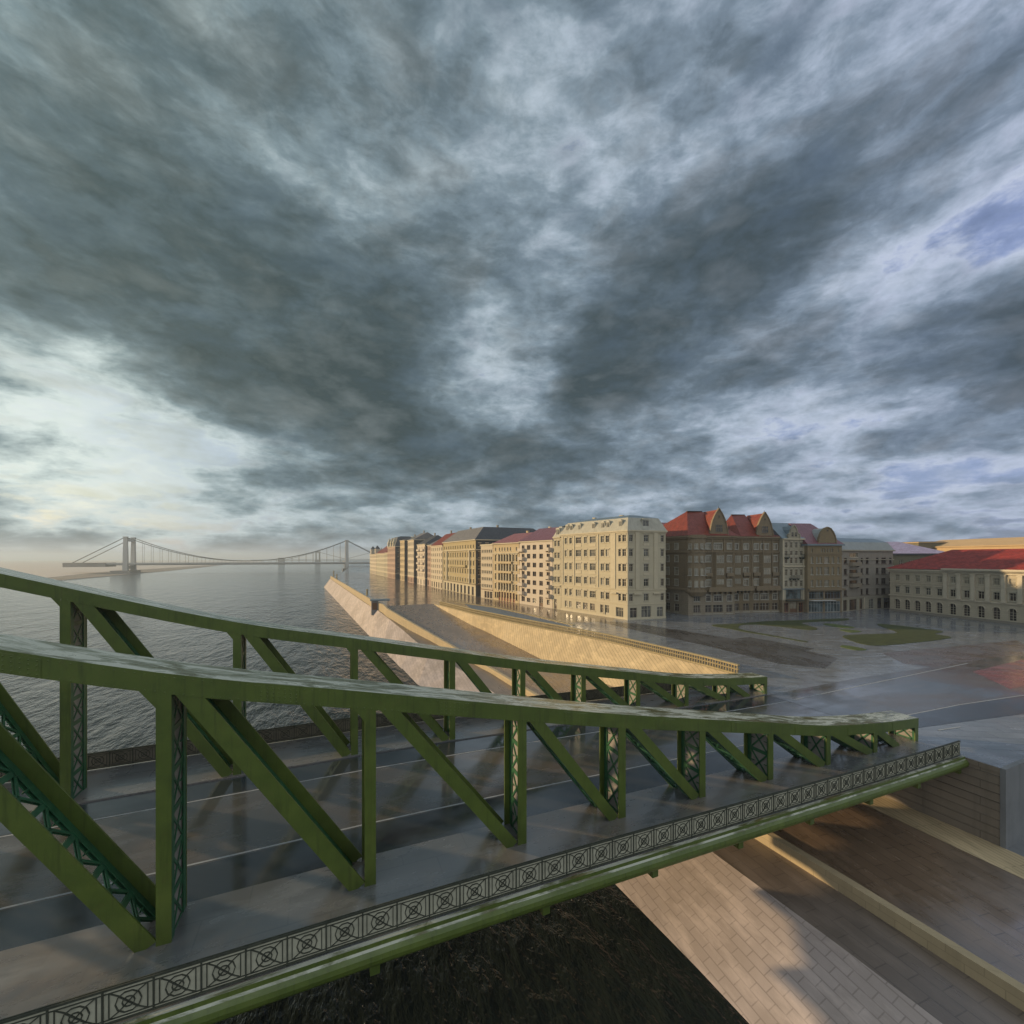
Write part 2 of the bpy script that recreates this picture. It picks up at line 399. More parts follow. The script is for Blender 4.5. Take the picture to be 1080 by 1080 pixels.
# windows
M['frame'] = plain('cream_window_frame', (.50, .45, .34), .6, .08, 2)
M['frame_dark'] = plain('brown_window_frame', (.10, .07, .05), .6, .1, 2)
M['frame_pale'] = plain('pale_window_frame', (.42, .40, .34), .6, .08, 2)
M['glass'] = glassy('window_glass', (.10, .095, .080), .12, .6, .5)
M['glass_dark'] = glassy('dark_window_glass', (.050, .036, .028), .1, .5, .5)
M['glass_pale'] = glassy('curtained_window_glass', (.28, .25, .19), .25, .25, .5)
M['glass_shop'] = glassy('shop_glass', (.10, .125, .13), .08, .5, .6)
M['firewall'] = masonry('dark_fire_wall_brick', (.085, .088, .09), course=.3, blockw=.8, joint=.7, dirt=.5)  # darker brick colour for one side wall of the row houses
M['door'] = plain('brown_door_wood', (.14, .075, .04), .55, .2, 2)
M['door_red'] = plain('red_brown_door', (.24, .07, .035), .55, .2, 2)
M['white_awning'] = plain('pale_awning_cloth', (.50, .50, .48), .8, .08, 2)


# ------------------------------------------------------------------ mesh builder
class MB:
    def __init__(s): s.v = []; s.f = []; s.m = []
    def face(s, pts, m=0):
        i = len(s.v); s.v += [tuple(p) for p in pts]; s.f.append(tuple(range(i, i + len(pts)))); s.m.append(m)
    def box(s, x0, x1, y0, y1, z0, z1, m=0):
        i = len(s.v)
        s.v += [(a, b, c) for c in (z0, z1) for b in (y0, y1) for a in (x0, x1)]
        for q in ((0, 2, 3, 1), (4, 5, 7, 6), (0, 1, 5, 4), (2, 6, 7, 3), (0, 4, 6, 2), (1, 3, 7, 5)):
            s.f.append(tuple(i + k for k in q)); s.m.append(m)
    def hexa(s, p, m=0):
        """8 corners: bottom 4 ccw then top 4 ccw"""
        i = len(s.v); s.v += [tuple(q) for q in p]
        for q in ((0, 3, 2, 1), (4, 5, 6, 7), (0, 1, 5, 4), (1, 2, 6, 5), (2, 3, 7, 6), (3, 0, 4, 7)):
            s.f.append(tuple(i + k for k in q)); s.m.append(m)
    def bar(s, a, b, w, h, up=(0, 0, 1), m=0):
        a = Vector(a); b = Vector(b); d = (b - a).normalized(); u = Vector(up)
        if abs(d.dot(u)) > .98: u = Vector((1, 0, 0))
        sx = d.cross(u).normalized() * (w / 2); sz = sx.cross(d).normalized() * (h / 2)
        s.hexa([a - sx - sz, a + sx - sz, b + sx - sz, b - sx - sz, a - sx + sz, a + sx + sz, b + sx + sz, b - sx + sz], m)
    def prism(s, poly, z0, z1, m=0, mt=None):
        n = len(poly); i = len(s.v)
        s.v += [(p[0], p[1], z0) for p in poly] + [(p[0], p[1], z1) for p in poly]
        s.f.append(tuple(i + k for k in range(n - 1, -1, -1))); s.m.append(m)
        s.f.append(tuple(i + n + k for k in range(n))); s.m.append(m if mt is None else mt)
        for k in range(n):
            j = (k + 1) % n; s.f.append((i + k, i + j, i + n + j, i + n + k)); s.m.append(m)
    def frus(s, pa, za, pb, zb, m=0, top=None):
        n = len(pa)
        for k in range(n):
            j = (k + 1) % n
            s.face([(*pa[k], za), (*pa[j], za), (*pb[j], zb), (*pb[k], zb)], m)
        if top is not None: s.face([(*p, zb) for p in pb], top)
    def cyl(s, a, b, r0, r1=None, n=10, m=0):
        a = Vector(a); b = Vector(b); r1 = r0 if r1 is None else r1
        d = (b - a).normalized(); u = Vector((0, 0, 1)) if abs(d.z) < .9 else Vector((1, 0, 0))
        p = d.cross(u).normalized(); q = d.cross(p); i = len(s.v)
        for k in range(n):
            t = 2 * math.pi * k / n; e = p * math.cos(t) + q * math.sin(t)
            s.v.append(tuple(a + e * r0)); s.v.append(tuple(b + e * r1))
        for k in range(n):
            j = (k + 1) % n; s.f.append((i + 2 * k, i + 2 * j, i + 2 * j + 1, i + 2 * k + 1)); s.m.append(m)
        s.f.append(tuple(i + 2 * k for k in range(n))); s.m.append(m)
        s.f.append(tuple(i + 2 * k + 1 for k in range(n - 1, -1, -1))); s.m.append(m)
    def mesh(s, name, mats):
        me = D.meshes.new(name); me.from_pydata(s.v, [], s.f)
        for q in (mats if isinstance(mats, (list, tuple)) else [mats]): me.materials.append(q)
        me.polygons.foreach_set('material_index', s.m); me.update()
        return me
    def build(s, name, mats, parent=None, **tags):
        return link(D.objects.new(name, s.mesh(name, mats)), parent, **tags)

def link(o, parent=None, label=None, cat=None, group=None, kind=None):
    COL.objects.link(o)
    if parent: o.parent = parent
    if label: o['label'] = label
    if cat: o['category'] = cat
    if group: o['group'] = group
    if kind: o['kind'] = kind
    return o

def thing(name, label, cat, loc=(0, 0, 0), rz=0.0, group=None):
    o = D.objects.new(name, None); o.empty_display_size = .5
    o.location = loc; o.rotation_euler = (0, 0, rz)
    return link(o, None, label, cat, group)

def struct(name, mb, mats): return mb.build(name, mats, kind='structure')
# ------------------------------------------------------------------ ground, river, quay
def zr(Y):
    """height of the ramp road between promenade level and the road under the bridge"""
    return min(0.0, max(-5.5, -5.5 * (135 - Y) / 60))

mb = MB(); mb.face([(-6000, -3000, -8.2), (6000, -3000, -8.2), (6000, 9000, -8.2), (-6000, 9000, -8.2)])
struct('river_water', mb, M['water'])

# far left bank, low; the mist is painted into its pale colour
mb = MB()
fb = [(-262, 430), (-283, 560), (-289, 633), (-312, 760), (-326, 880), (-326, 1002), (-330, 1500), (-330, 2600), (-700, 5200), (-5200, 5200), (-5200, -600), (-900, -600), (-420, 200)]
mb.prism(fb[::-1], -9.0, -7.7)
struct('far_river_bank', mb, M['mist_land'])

mb = MB()
mud = [(-262, 430), (-283, 560), (-289, 633), (-312, 760), (-326, 880), (-326, 1002), (-330, 1500), (-296, 1500), (-264, 1002), (-256, 880), (-254, 760), (-252, 633), (-250, 560), (-240, 430)]
mb.prism(mud[::-1], -9, -7.95)
struct('mud_bank', mb, M['mud'])
# promenade and square level
UP = [(30, 135), (32.1, 120), (33.9, 106.2), (37.7, 88.8), (42.0, 72.4), (44.5, 62.4), (46.0, 50.1), (46.8, 42.6), (46.8, 38.2), (43.3, 36.6)]
LO = [(30, 135), (31.6, 120), (33.4, 106), (35.2, 97), (37.6, 82), (38.6, 75), (39.8, 66), (41.0, 54), (42.9, 38.2), (43.25, 36.6)]
E4 = [(15.2, 135), (13.4, 149.1), (11.1, 185.9), (7.5, 244.7), (1.9, 334.4), (0.2, 362), (2, 395), (9, 430), (22, 640), (38, 1100), (60, 2600)]
land = [(43.3, 14.2), (43.3, 36.6)] + [p for p in UP[::-1]][1:] + E4 + [(60, 5000), (5200, 5000), (5200, 14.2)]
mb = MB(); mb.face([(p[0], p[1], 0) for p in land][::-1])
struct('square_ground', mb, M['square'])
# wet promenade; brown reflection of the river row painted into its colour
mb = MB()
prom = [(30, 135.4), (15.4, 135.4), (13.8, 149.1), (11.5, 185.9), (7.9, 244.7), (2.3, 334.4), (0.8, 360), (2.6, 394), (9.6, 430), (33, 432), (40, 335), (47.8, 200), (51, 150), (59.6, 106), (63.6, 86), (60, 82), (50, 84), (42.5, 80), (39.4, 90), (35.4, 107), (32.6, 121)]
mb.face([(p[0], p[1], .004) for p in prom][::-1])
struct('promenade_road', mb, M['promenade'])

# ramp road down to the quay under the bridge
ys = [135, 120, 112, 106, 97, 93, 82, 76, 75, 66, 54, 38.2, 36.6]
def lerp_line(L, Y):
    L = sorted(L, key=lambda p: p[1])
    if Y <= L[0][1]: return L[0][0]
    for a, b in zip(L, L[1:]):
        if a[1] <= Y <= b[1]: return a[0] + (b[0] - a[0]) * (Y - a[1]) / (b[1] - a[1])
    return L[-1][0]
WALL = [(30.5, -60), (29.6, 16), (28.6, 40), (27.3, 64.4), (26.9, 72), (25.7, 79.6), (23.7, 89.6), (21.1, 102), (18.6, 114), (15.6, 129), (15.2, 135)]
mb = MB()
Ys = sorted(set(ys + [-60, 14.2, 16, 40, 64.4, 72, 79.6, 89.6, 114, 129, 118, 77]))
for a, b in zip(Ys, Ys[1:]):
    lo = lambda Y: lerp_line(LO, Y) if Y > 36.6 else 43.28
    mb.face([(lerp_line(WALL, a), a, zr(a)), (lo(a), a, zr(a)), (lo(b), b, zr(b)), (lerp_line(WALL, b), b, zr(b))])
struct('quay_road', mb, M['ramp'])
mb = MB()
mb.face([(39.2, -60, -5.49), (43.26, -60, -5.49), (43.26, 36.6, -5.49), (40.6, 36.6, -5.49)])
struct('quay_footpath', mb, M['sand_slope'])

# warm stone slope between ramp and square
mb = MB()
def zlo(Y): return zr(Y) if Y > 36.6 else -5.5
N_ = 40
def along(L, t):
    ds = [0]
    for a, b in zip(L, L[1:]): ds.append(ds[-1] + math.dist(a, b))
    d = t * ds[-1]
    for i in range(len(L) - 1):
        if d <= ds[i + 1] or i == len(L) - 2:
            k = (d - ds[i]) / (ds[i + 1] - ds[i]); return (L[i][0] + (L[i + 1][0] - L[i][0]) * k, L[i][1] + (L[i + 1][1] - L[i][1]) * k)
for i in range(N_):
    a, b = i / N_, (i + 1) / N_
    p, q = along(UP[:-1], a), along(UP[:-1], b); r, s_ = along(LO[:-1], a), along(LO[:-1], b)
    mb.face([(*r, zlo(r[1]) + .002), (*s_, zlo(s_[1]) + .002), (*q, .004), (*p, .004)])
mb.face([(42.9, 38.2, -5.5), (43.28, 36.6, -5.5), (43.28, 36.6, 0), (46.8, 38.2, 0)])
struct('stone_slope', mb, M['sand_slope'])
mb = MB()
for i in range(N_):
    a, b = i / N_, (i + 1) / N_
    p, q = along(UP[:-1], a), along(UP[:-1], b); n = Vector((q[1] - p[1], p[0] - q[0])).normalized(); w0, w1 = 1.5 * min(1, a * 4), 1.5 * min(1, b * 4)
    sg = -1 if n.x < 0 else 1
    mb.face([(*p, .009), (*q, .009), (q[0] + abs(n.x) * w1, q[1] + sg * n.y * w1, .009), (p[0] + abs(n.x) * w0, p[1] + sg * n.y * w0, .009)])
struct('stone_edge', mb, M['edge_band'])

# low parapet that follows the top of the slope
mb = MB()
PL = [along(UP[:-1], t / 60) for t in range(3, 61)]
for a, b in zip(PL, PL[1:]):
    d = Vector((b[0] - a[0], b[1] - a[1], 0)); n = Vector((-d.y, d.x, 0)).normalized()
    A = Vector((*a, 0)) + n * .35; B = Vector((*b, 0)) + n * .35
    mb.bar(A + Vector((0, 0, .12)), B + Vector((0, 0, .12)), .5, .24)
    mb.bar(A + Vector((0, 0, 1.26)), B + Vector((0, 0, 1.26)), .46, .18); mb.bar(A + Vector((0, 0, .72)), B + Vector((0, 0, .72)), .34, .14)
    L = (B - A).length; k = max(1, round(L / .42))
    for j in range(k):
        c = A.lerp(B, (j + .5) / k); mb.cyl(c + Vector((0, 0, .22)), c + Vector((0, 0, 1.2)), .13, .11, 5)
mb.build('balustrade', M['parapet'], label='low ochre stone balustrade along the top of the sandy stone slope', cat='balustrade')

# yellow quay wall between ramp road and grey lower quay
def zb(Y):
    T = [(-100, -5.95), (72, -5.95), (84, -5.6), (97, -4.65), (115, -3.65), (135, -1.9), (400, -1.7)]
    for a, b in zip(T, T[1:]):
        if Y <= b[0]: return a[1] + (b[1] - a[1]) * (Y - a[0]) / (b[0] - a[0])
    return -1.7
QW = WALL + E4[1:6]
QWs = sorted(QW, key=lambda p: p[1])
QWd = []
for a, b in zip(QWs, QWs[1:]):
    k = max(1, int((b[1] - a[1]) / 8))
    for j in range(k): QWd.append((a[0] + (b[0] - a[0]) * j / k, a[1] + (b[1] - a[1]) * j / k))
QWd.append(QWs[-1])
mb = MB()
for a, b in zip(QWd, QWd[1:]):
    za, zb_ = zr(a[1]), zr(b[1]); w = .55
    ba, bb = zb(a[1]) - 3, zb(b[1]) - 3
    mb.hexa([(a[0] - w, a[1], ba), (a[0], a[1], ba), (b[0], b[1], bb), (b[0] - w, b[1], bb),
             (a[0] - w, a[1], za + .42), (a[0], a[1], za + .42), (b[0], b[1], zb_ + .42), (b[0] - w, b[1], zb_ + .42)])
mb.build('quay_wall', M['quay_wall'], label='long yellow stone quay wall beside the brown ramp road', cat='wall')

def e2x(Y, wx):
    return wx - OFFS(Y)
def OFFS(Y):
    T = [(-100, 4.5), (40, 4.0), (95, 3.8), (108, 1.9), (122, .6), (135, .4), (400, .4)]
    for a, b in zip(T, T[1:]):
        if Y <= b[0]: return a[1] + (b[1] - a[1]) * (Y - a[0]) / (b[0] - a[0])
    return .35
def e1x(Y): return 18.9 - .0668 * Y
YQ = [-60, -20, 14, 40, 58, 66, 76, 90, 100, 112, 125, 140, 160, 180, 200, 222, 245, 275, 305, 334, 350, 362]
mb = MB(); mb2 = MB()
for a, b in zip(YQ, YQ[1:]):
    wa, wb = lerp_line(QWd, a) - .5, lerp_line(QWd, b) - .5
    mb.face([(e2x(a, wa), a, zb(a)), (wa, a, zb(a)), (wb, b, zb(b)), (e2x(b, wb), b, zb(b))])
    mb2.face([(e1x(a), a, -8.6), (e2x(a, wa), a, zb(a)), (e2x(b, wb), b, zb(b)), (e1x(b), b, -8.6)])
struct('quay_terrace', mb, M['quay_band'])
b = 362; wb = lerp_line(QWd, b) - .5
mb2.face([(e1x(b), b, -8.6), (e2x(b, wb), b, zb(b)), (wb + .8, b + 14, -8.6)])
mb2.face([(e2x(b, wb), b, zb(b)), (wb + .6, b, zb(b)), (wb + .8, b + 14, -8.6)])
struct('quay_slope', mb2, M['quay_slope'])
# embankment wall beyond the tip
mb = MB()
for a, b in zip(E4[5:], E4[6:]):
    mb.face([(*b, -9), (*a, -9), (*a, 0), (*b, 0)])
mb.build('embankment_wall', M['retaining'], label='far embankment wall of the riverside beyond the tip of the quay', cat='wall')

# retaining wall under the square's edge, next to the end of the bridge
mb = MB()
mb.box(43.3, 44.6, 14.2, 36.58, -6, -.012)
mb.box(43.24, 43.3, 14.2, 36.5, -.35, -.02)
for k in range(9): mb.box(43.255, 43.3, 14.22, 36.5, -5.5 + k * .6, -5.47 + k * .6)
mb.build('retaining_wall', M['retaining'], label='brown coursed retaining wall below the square at the end of the bridge', cat='wall')
mb = MB()
mb.box(43.24, 400, 13.9, 14.19, -6, .03)
mb.build('concrete_wall', M['concrete'], label='plain grey concrete wall at the cut right edge of the square', cat='wall')
mb = MB(); mb.face([(43.28, -3000, -5.52), (5200, -3000, -5.52), (5200, 14.0, -5.52), (43.28, 14.0, -5.52)])
struct('lower_ground', mb, M['concrete'])

def sheet(name, pts, m, zz=.008, kind='structure'):
    mb = MB(); P_ = [(p[0], p[1], zz) for p in pts]
    ar = sum(P_[i][0] * P_[(i + 1) % len(P_)][1] - P_[(i + 1) % len(P_)][0] * P_[i][1] for i in range(len(P_)))
    mb.face(P_ if ar > 0 else P_[::-1]); return mb.build(name, m, kind=kind)

def smooth(pts, n=4):
    out = []; k = len(pts)
    for i in range(k):
        p0, p1, p2, p3 = [Vector(pts[(i + j - 1) % k]) for j in range(4)]
        for j in range(n):
            t = j / n
            out.append(tuple(.5 * ((2 * p1) + (p2 - p0) * t + (2 * p0 - 5 * p1 + 4 * p2 - p3) * t * t + (3 * p1 - p0 - 3 * p2 + p3) * t ** 3)))
    return out

sheet('tram_bed', [(62.4, 78), (63.8, 74.1), (66.7, 59.2), (69.9, 48.1), (68.8, 39.1), (60.7, 36.1), (57.5, 40.2), (58.0, 53.0), (57.2, 66.2), (56.4, 84.6), (60, 81.2)], M['tram'])
sheet('paving_patch', [(68.2, 56.0), (71.7, 55.7), (72.2, 44.5), (68.7, 44.2)], M['tram'], .012)
sheet('brown_lane', [(78.7, 38.5), (112.8, 34.9), (100.8, 29.2), (75.9, 29.1), (73.6, 33.4)], M['brown_lane'])
sheet('red_lane', [(76.6, 27.6), (92.0, 28.0), (88.3, 21.5), (70.4, 22.3)], M['red_lane'], .0125)
sheet('road_surface', [(43.3, 20.9), (43.3, 31.5), (60, 31.6), (90, 30.2), (120, 27), (118, 14.6), (66, 19.0)], M['asphalt'], .010)
sheet('road_edge', [(43.3, 20.9), (43.3, 22.6), (56, 22.0), (70, 20.4), (112, 14.8), (80, 14.6), (62, 18.0)], M['kerb_asphalt'], .014)
for nm, pts in (('lane_line', [(43.5, 29.32), (43.5, 29.44), (82, 30.1), (82, 29.95)]), ('lane_line', [(43.5, 22.66), (43.5, 22.78), (58, 21.95), (74, 20.15), (74, 20.03), (58, 21.83)]), ('lane_line', [(47.9, 19.3), (47.9, 19.45), (50.6, 19.05), (50.6, 18.9)])):
    sheet(nm, pts, M['white_line'], .018)
sheet('wet_strip', [(39.2, 131.0), (44.0, 117.9), (46.4, 97.0), (47.8, 80.9), (46.0, 77.0), (42.8, 90.4), (40.2, 103.1), (37.4, 117.8)], M['puddle'])
mb = MB()
for a, b in zip([(37.6, 136.4), (44.8, 120.1), (47.5, 99.4)], [(44.8, 120.1), (47.5, 99.4), (48.9, 80.5)]):
    mb.bar((*a, .05), (*b, .05), .7, .14)
struct('kerb', mb, M['parapet'])

LAWNS = [
    ([(77.7, 69.1), (83.0, 68.1), (92.3, 68.0), (102.2, 66.0), (114.5, 63.7), (111.0, 61.6), (99.2, 63.5), (95.6, 60.5), (93.3, 57.0), (90.0, 56.2), (88.6, 61.0), (86.5, 65.4), (83.1, 66.3), (79.6, 64.6), (77.4, 62.0), (77.2, 59.8), (77.1, 52.9), (77.1, 48.8), (76.3, 49.2), (76.3, 54.6), (75.8, 60.7), (76.3, 64.0), (75.9, 67.6)], 'lawn'),
    ([(100.4, 60.1), (102.6, 59.7), (102.1, 55.0), (99.8, 54.5), (99.0, 56.9)], 'lawn_light'),
    ([(95.8, 54.2), (97.7, 53.4), (97.6, 51.2), (94.6, 51.4)], 'lawn_light'),
    ([(88.1, 49.3), (91.6, 49.6), (97.6, 48.2), (102.6, 47.6), (107.8, 52.5), (111.9, 55.6), (113.4, 53.5), (113.2, 48.1), (112.3, 44.7), (107.4, 44.0), (105.1, 40.7), (91.6, 41.0), (84.1, 42.1), (84.3, 45.1)], 'lawn'),
    ([(77.9, 43.9), (79.7, 44.0), (79.3, 40.9), (77.1, 41.2)], 'lawn_light'),
]
for pts, mm in LAWNS:
    sp = smooth(pts, 3)
    mb = MB()
    ar = sum(sp[i][0] * sp[(i + 1) % len(sp)][1] - sp[(i + 1) % len(sp)][0] * sp[i][1] for i in range(len(sp)))
    mb.prism(sp if ar > 0 else sp[::-1], -.05, .06)
    mb.build('lawn', M[mm], kind='stuff', label='flat curved lawn of short grass set into the wet square')

# ------------------------------------------------------------------ the green truss bridge
S_P = [-56, -47.5, -39, -30.5, -22.1, -13.9, -5.7, 1.3, 8.3, 14.2, 20.0, 25.9, 31.8, 37.4, 43.0]
H_P = [25.0, 24.2, 21.6, 18.7, 15.85, 13.2, 10.75, 9.2, 7.67, 6.41, 5.3, 4.2, 3.1, 2.40, 1.92]
def deck_z(s):
    t = min(1, max(0, (s - 2) / 41.3)); return .95 * (1 - (t * t * (3 - 2 * t) * .5 + t * .5))
def chord_z(s):
    for i in range(len(S_P) - 1):
        if s <= S_P[i + 1] or i == len(S_P) - 2:
            p1, p2 = H_P[i], H_P[i + 1]; L = S_P[i + 1] - S_P[i]; t = (s - S_P[i]) / L
            m = lambda j: (H_P[min(j + 1, len(H_P) - 1)] - H_P[max(j - 1, 0)]) / (S_P[min(j + 1, len(S_P) - 1)] - S_P[max(j - 1, 0)])
            m1, m2 = m(i) * L, m(i + 1) * L
            return (2 * t ** 3 - 3 * t * t + 1) * p1 + (t ** 3 - 2 * t * t + t) * m1 + (-2 * t ** 3 + 3 * t * t) * p2 + (t ** 3 - t * t) * m2
bridge = thing('truss_bridge', 'green riveted truss bridge with two sweeping top chords and lattice posts in the foreground', 'bridge')
TD = 1.8
YN, YF = 18.8, 31.7

def member(name, a, b, yf, w, side):
    """riveted box member in a vertical plane: two plates, edge angles and lattice between them"""
    ax = Vector((a[0], 0, a[1])); bx = Vector((b[0], 0, b[1])); d = (bx - ax).normalized()
    n = Vector((d.z, 0, -d.x))
    if n.x * side < 0: n = -n
    L = (bx - ax).length
    mb = MB()
    def slab(t0, t1, n0, n1, y0, y1, m=0):
        P_ = []
        for y in (y0, y1):
            for t, q in ((t0, n0), (t1, n0), (t1, n1), (t0, n1)):
                v = ax + d * t + n * q; P_.append((v.x, y, v.z))
        mb.hexa(P_, m)
    slab(0, L, -w / 2, w / 2, yf, yf + .07)
    slab(0, L, -w / 2, w / 2, yf + TD - .07, yf + TD)
    slab(0, L, w / 2 - .05, w / 2 - .01, yf + .07, yf + .36, 1)
    slab(0, L, w / 2 - .05, w / 2 - .01, yf + TD - .36, yf + TD - .07, 1)
    if name == 'post': slab(0, L, w / 2 - .11, w / 2 - .09, yf + .07, yf + TD - .07, 2)
    slab(0, L, w / 2 - .17, w / 2 - .13, yf + .07, yf + .33, 1)
    slab(0, L, w / 2 - .17, w / 2 - .13, yf + TD - .33, yf + TD - .07, 1)
    o = mb.build(name, [M['green'], M['lattice'], M['infill']], bridge)
    lb = MB(); y0, y1 = yf + .26, yf + TD - .26; H = y1 - y0
    k = max(1, round(L / (H * 1.15))); st = L / k
    def br(t0, ya, t1, yb, ww=.10):
        for off in (.06, .14):
            A = ax + d * t0 + n * (w / 2 - off); B = ax + d * t1 + n * (w / 2 - off)
            lb.bar((A.x, ya, A.z), (B.x, yb, B.z), ww, .03, up=tuple(n))
    for i in range(k):
        br(i * st, y0, i * st + st, y1); br(i * st, y1, i * st + st, y0)
        br(i * st + .01, y0, i * st + .01, y1, .22)
        br(i * st + st * .5, y0, i * st + st * .5, y0 + .3, .05); br(i * st + st * .5, y1 - .3, i * st + st * .5, y1, .05)
    lb.build('lattice', M['lattice'], o)
    return o

for yf in (YN, YF):
    mb = MB(); ss = []
    for i in range(len(S_P) - 1):
        for j in range(5): ss.append(S_P[i] + (S_P[i + 1] - S_P[i]) * j / 5)
    ss.append(S_P[-1] + .46)
    zs = [chord_z(min(s, 43.0)) - (.02 if s > 43 else 0) for s in ss]
    hh, t = .74, .05
    for (y0, y1, top, bot) in ((yf - .012, yf + TD + .012, 0.0, -.06), (yf - .010, yf + .06, -.06, -hh), (yf + TD - .06, yf + TD + .010, -.06, -hh), (yf + .06, yf + .34, -hh + .04, -hh), (yf + TD - .34, yf + TD - .06, -hh + .04, -hh)):
        for (s0, z0), (s1, z1) in zip(zip(ss, zs), zip(ss[1:], zs[1:])):
            i = len(mb.v)
            mb.v += [(s0, y0, z0 + bot), (s0, y1, z0 + bot), (s0, y1, z0 + top), (s0, y0, z0 + top), (s1, y0, z1 + bot), (s1, y1, z1 + bot), (s1, y1, z1 + top), (s1, y0, z1 + top)]
            fs = [(0, 4, 5, 1), (1, 5, 6, 2), (2, 6, 7, 3), (3, 7, 4, 0)]
            if s0 == ss[0]: fs.append((0, 1, 2, 3))
            if s1 == ss[-1]: fs.append((7, 6, 5, 4))
            for q in fs: mb.f.append(tuple(i + k for k in q)); mb.m.append(0)
    # splice plates and rivet rows on both faces of the chord
    def rivet(s, y, z, sg):
        r = .032; i = len(mb.v)
        mb.v += [(s + r * math.cos(R(60 * k)), y, z + r * math.sin(R(60 * k))) for k in range(6)] + [(s, y + sg * .022, z)]
        for k in range(6): mb.f.append((i + k, i + (k + 1) % 6, i + 6)); mb.m.append(0)
    for sg, y in ((-1, yf - .010), (1, yf + TD + .010)):
        for j in range(len(S_P) - 1):
            sc_ = S_P[j] + (S_P[j + 1] - S_P[j]) * .55
            za, zb2 = chord_z(sc_ - .7), chord_z(sc_ + .7)
            ya, yb = sorted((y + sg * .016, y - sg * .02))
            mb.hexa([(sc_ - .7, ya, za - .70), (sc_ + .7, ya, zb2 - .70), (sc_ + .7, yb, zb2 - .70), (sc_ - .7, yb, za - .70), (sc_ - .7, ya, za - .10), (sc_ + .7, ya, zb2 - .10), (sc_ + .7, yb, zb2 - .10), (sc_ - .7, yb, za - .10)])
            for u in range(7):
                for w_ in range(4):
                    sx = sc_ - .6 + .2 * u; rivet(sx, y + sg * .017, chord_z(sx) - .18 - .15 * w_, sg)
        s_ = -20.0
        while s_ < 43:
            z_ = chord_z(s_); rivet(s_, y, z_ - .12, sg); rivet(s_, y, z_ - hh + .06, sg); s_ += .28
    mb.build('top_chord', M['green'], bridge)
    for i, s in enumerate(S_P):
        zt = chord_z(s + .22) - .70
        zd = deck_z(s)
        p = member('post', (s + .225, zd + .05), (s + .225, zt), yf, .45, 1)
        if i < len(S_P) - 1:
            s2 = S_P[i + 1]
            if i == len(S_P) - 2: a, b = (s + .5, zt + .1), (s + 3.3, deck_z(s2) + .02)
            else: a, b = (s + .75, zt + .15), (s2 - .25, deck_z(s2) + .10)
            member('diagonal', a, b, yf + .012, .55 if s > 0 else .62, -1)
        if i < 8:
            gb = MB(); q = .55 if yf == YN else .4
            for y in (yf + .004,):
                gb.v += [(s + .02, y, zt - q), (s + .02, y, zt + .03), (s - q * .9, y, zt + .03 + .25 * q), (s + .02, y + .026, zt - q), (s + .02, y + .026, zt + .03), (s - q * .9, y + .026, zt + .03 + .25 * q)]
                k = len(gb.v) - 6
                for ff in ((0, 2, 1), (3, 4, 5), (0, 3, 5, 2), (0, 1, 4, 3)): gb.f.append(tuple(k + e for e in ff)); gb.m.append(0)
            gb.build('gusset_plate', M['green'], p)

ds = [-60, -40, -20, -10, 0] + [2 + k * 41.28 / 16 for k in range(17)]
def sweep(name, y0, y1, top, bot, m, parent=bridge, s_from=-60, s_to=43.28):
    mb = MB(); L = [s for s in ds if s_from <= s <= s_to]
    for a, b in zip(L, L[1:]):
        i = len(mb.v)
        for s in (a, b): mb.v += [(s, y0, deck_z(s) + bot), (s, y1, deck_z(s) + bot), (s, y1, deck_z(s) + top), (s, y0, deck_z(s) + top)]
        fs = [(0, 4, 5, 1), (1, 5, 6, 2), (2, 6, 7, 3), (3, 7, 4, 0)]
        if a == L[0]: fs.append((0, 1, 2, 3))
        if b == L[-1]: fs.append((7, 6, 5, 4))
        for q in fs: mb.f.append(tuple(i + k for k in q)); mb.m.append(0)
    return mb.build(name, m, parent)
sweep('deck', 16.0, 36.25, 0, -.45, M['asphalt'])
sweep('walkway', 16.15, 20.72, .085, .001, M['walk'])
sweep('walkway', 31.58, 36.1, .085, .001, M['walk'])
sweep('road_edge', 20.73, 23.2, .006, .001, M['kerb_asphalt'])
sweep('road_edge', 29.5, 31.57, .006, .001, M['kerb_asphalt'])
sweep('lane_line', 23.3, 23.40, .012, .003, M['white_line'])
sweep('lane_line', 29.3, 29.40, .012, .003, M['white_line'])
for yy in (15.98, 36.1):
    e = sweep('edge_beam', yy, yy + .3, .06, -.42, M['green'])
mbx = MB()
for a, b in zip(ds, ds[1:]): mbx.cyl((a, 16.12, deck_z(a) - .42), (b, 16.12, deck_z(b) - .42), .36, n=14)
mbx.build('edge_tube', M['green'], bridge)
mbx = MB()
for s in S_P:
    mbx.box(s, s + .35, 16.2, 36.0, deck_z(s) - 1.3, deck_z(s) - .46)
mbx.build('cross_beams', M['green'], bridge)

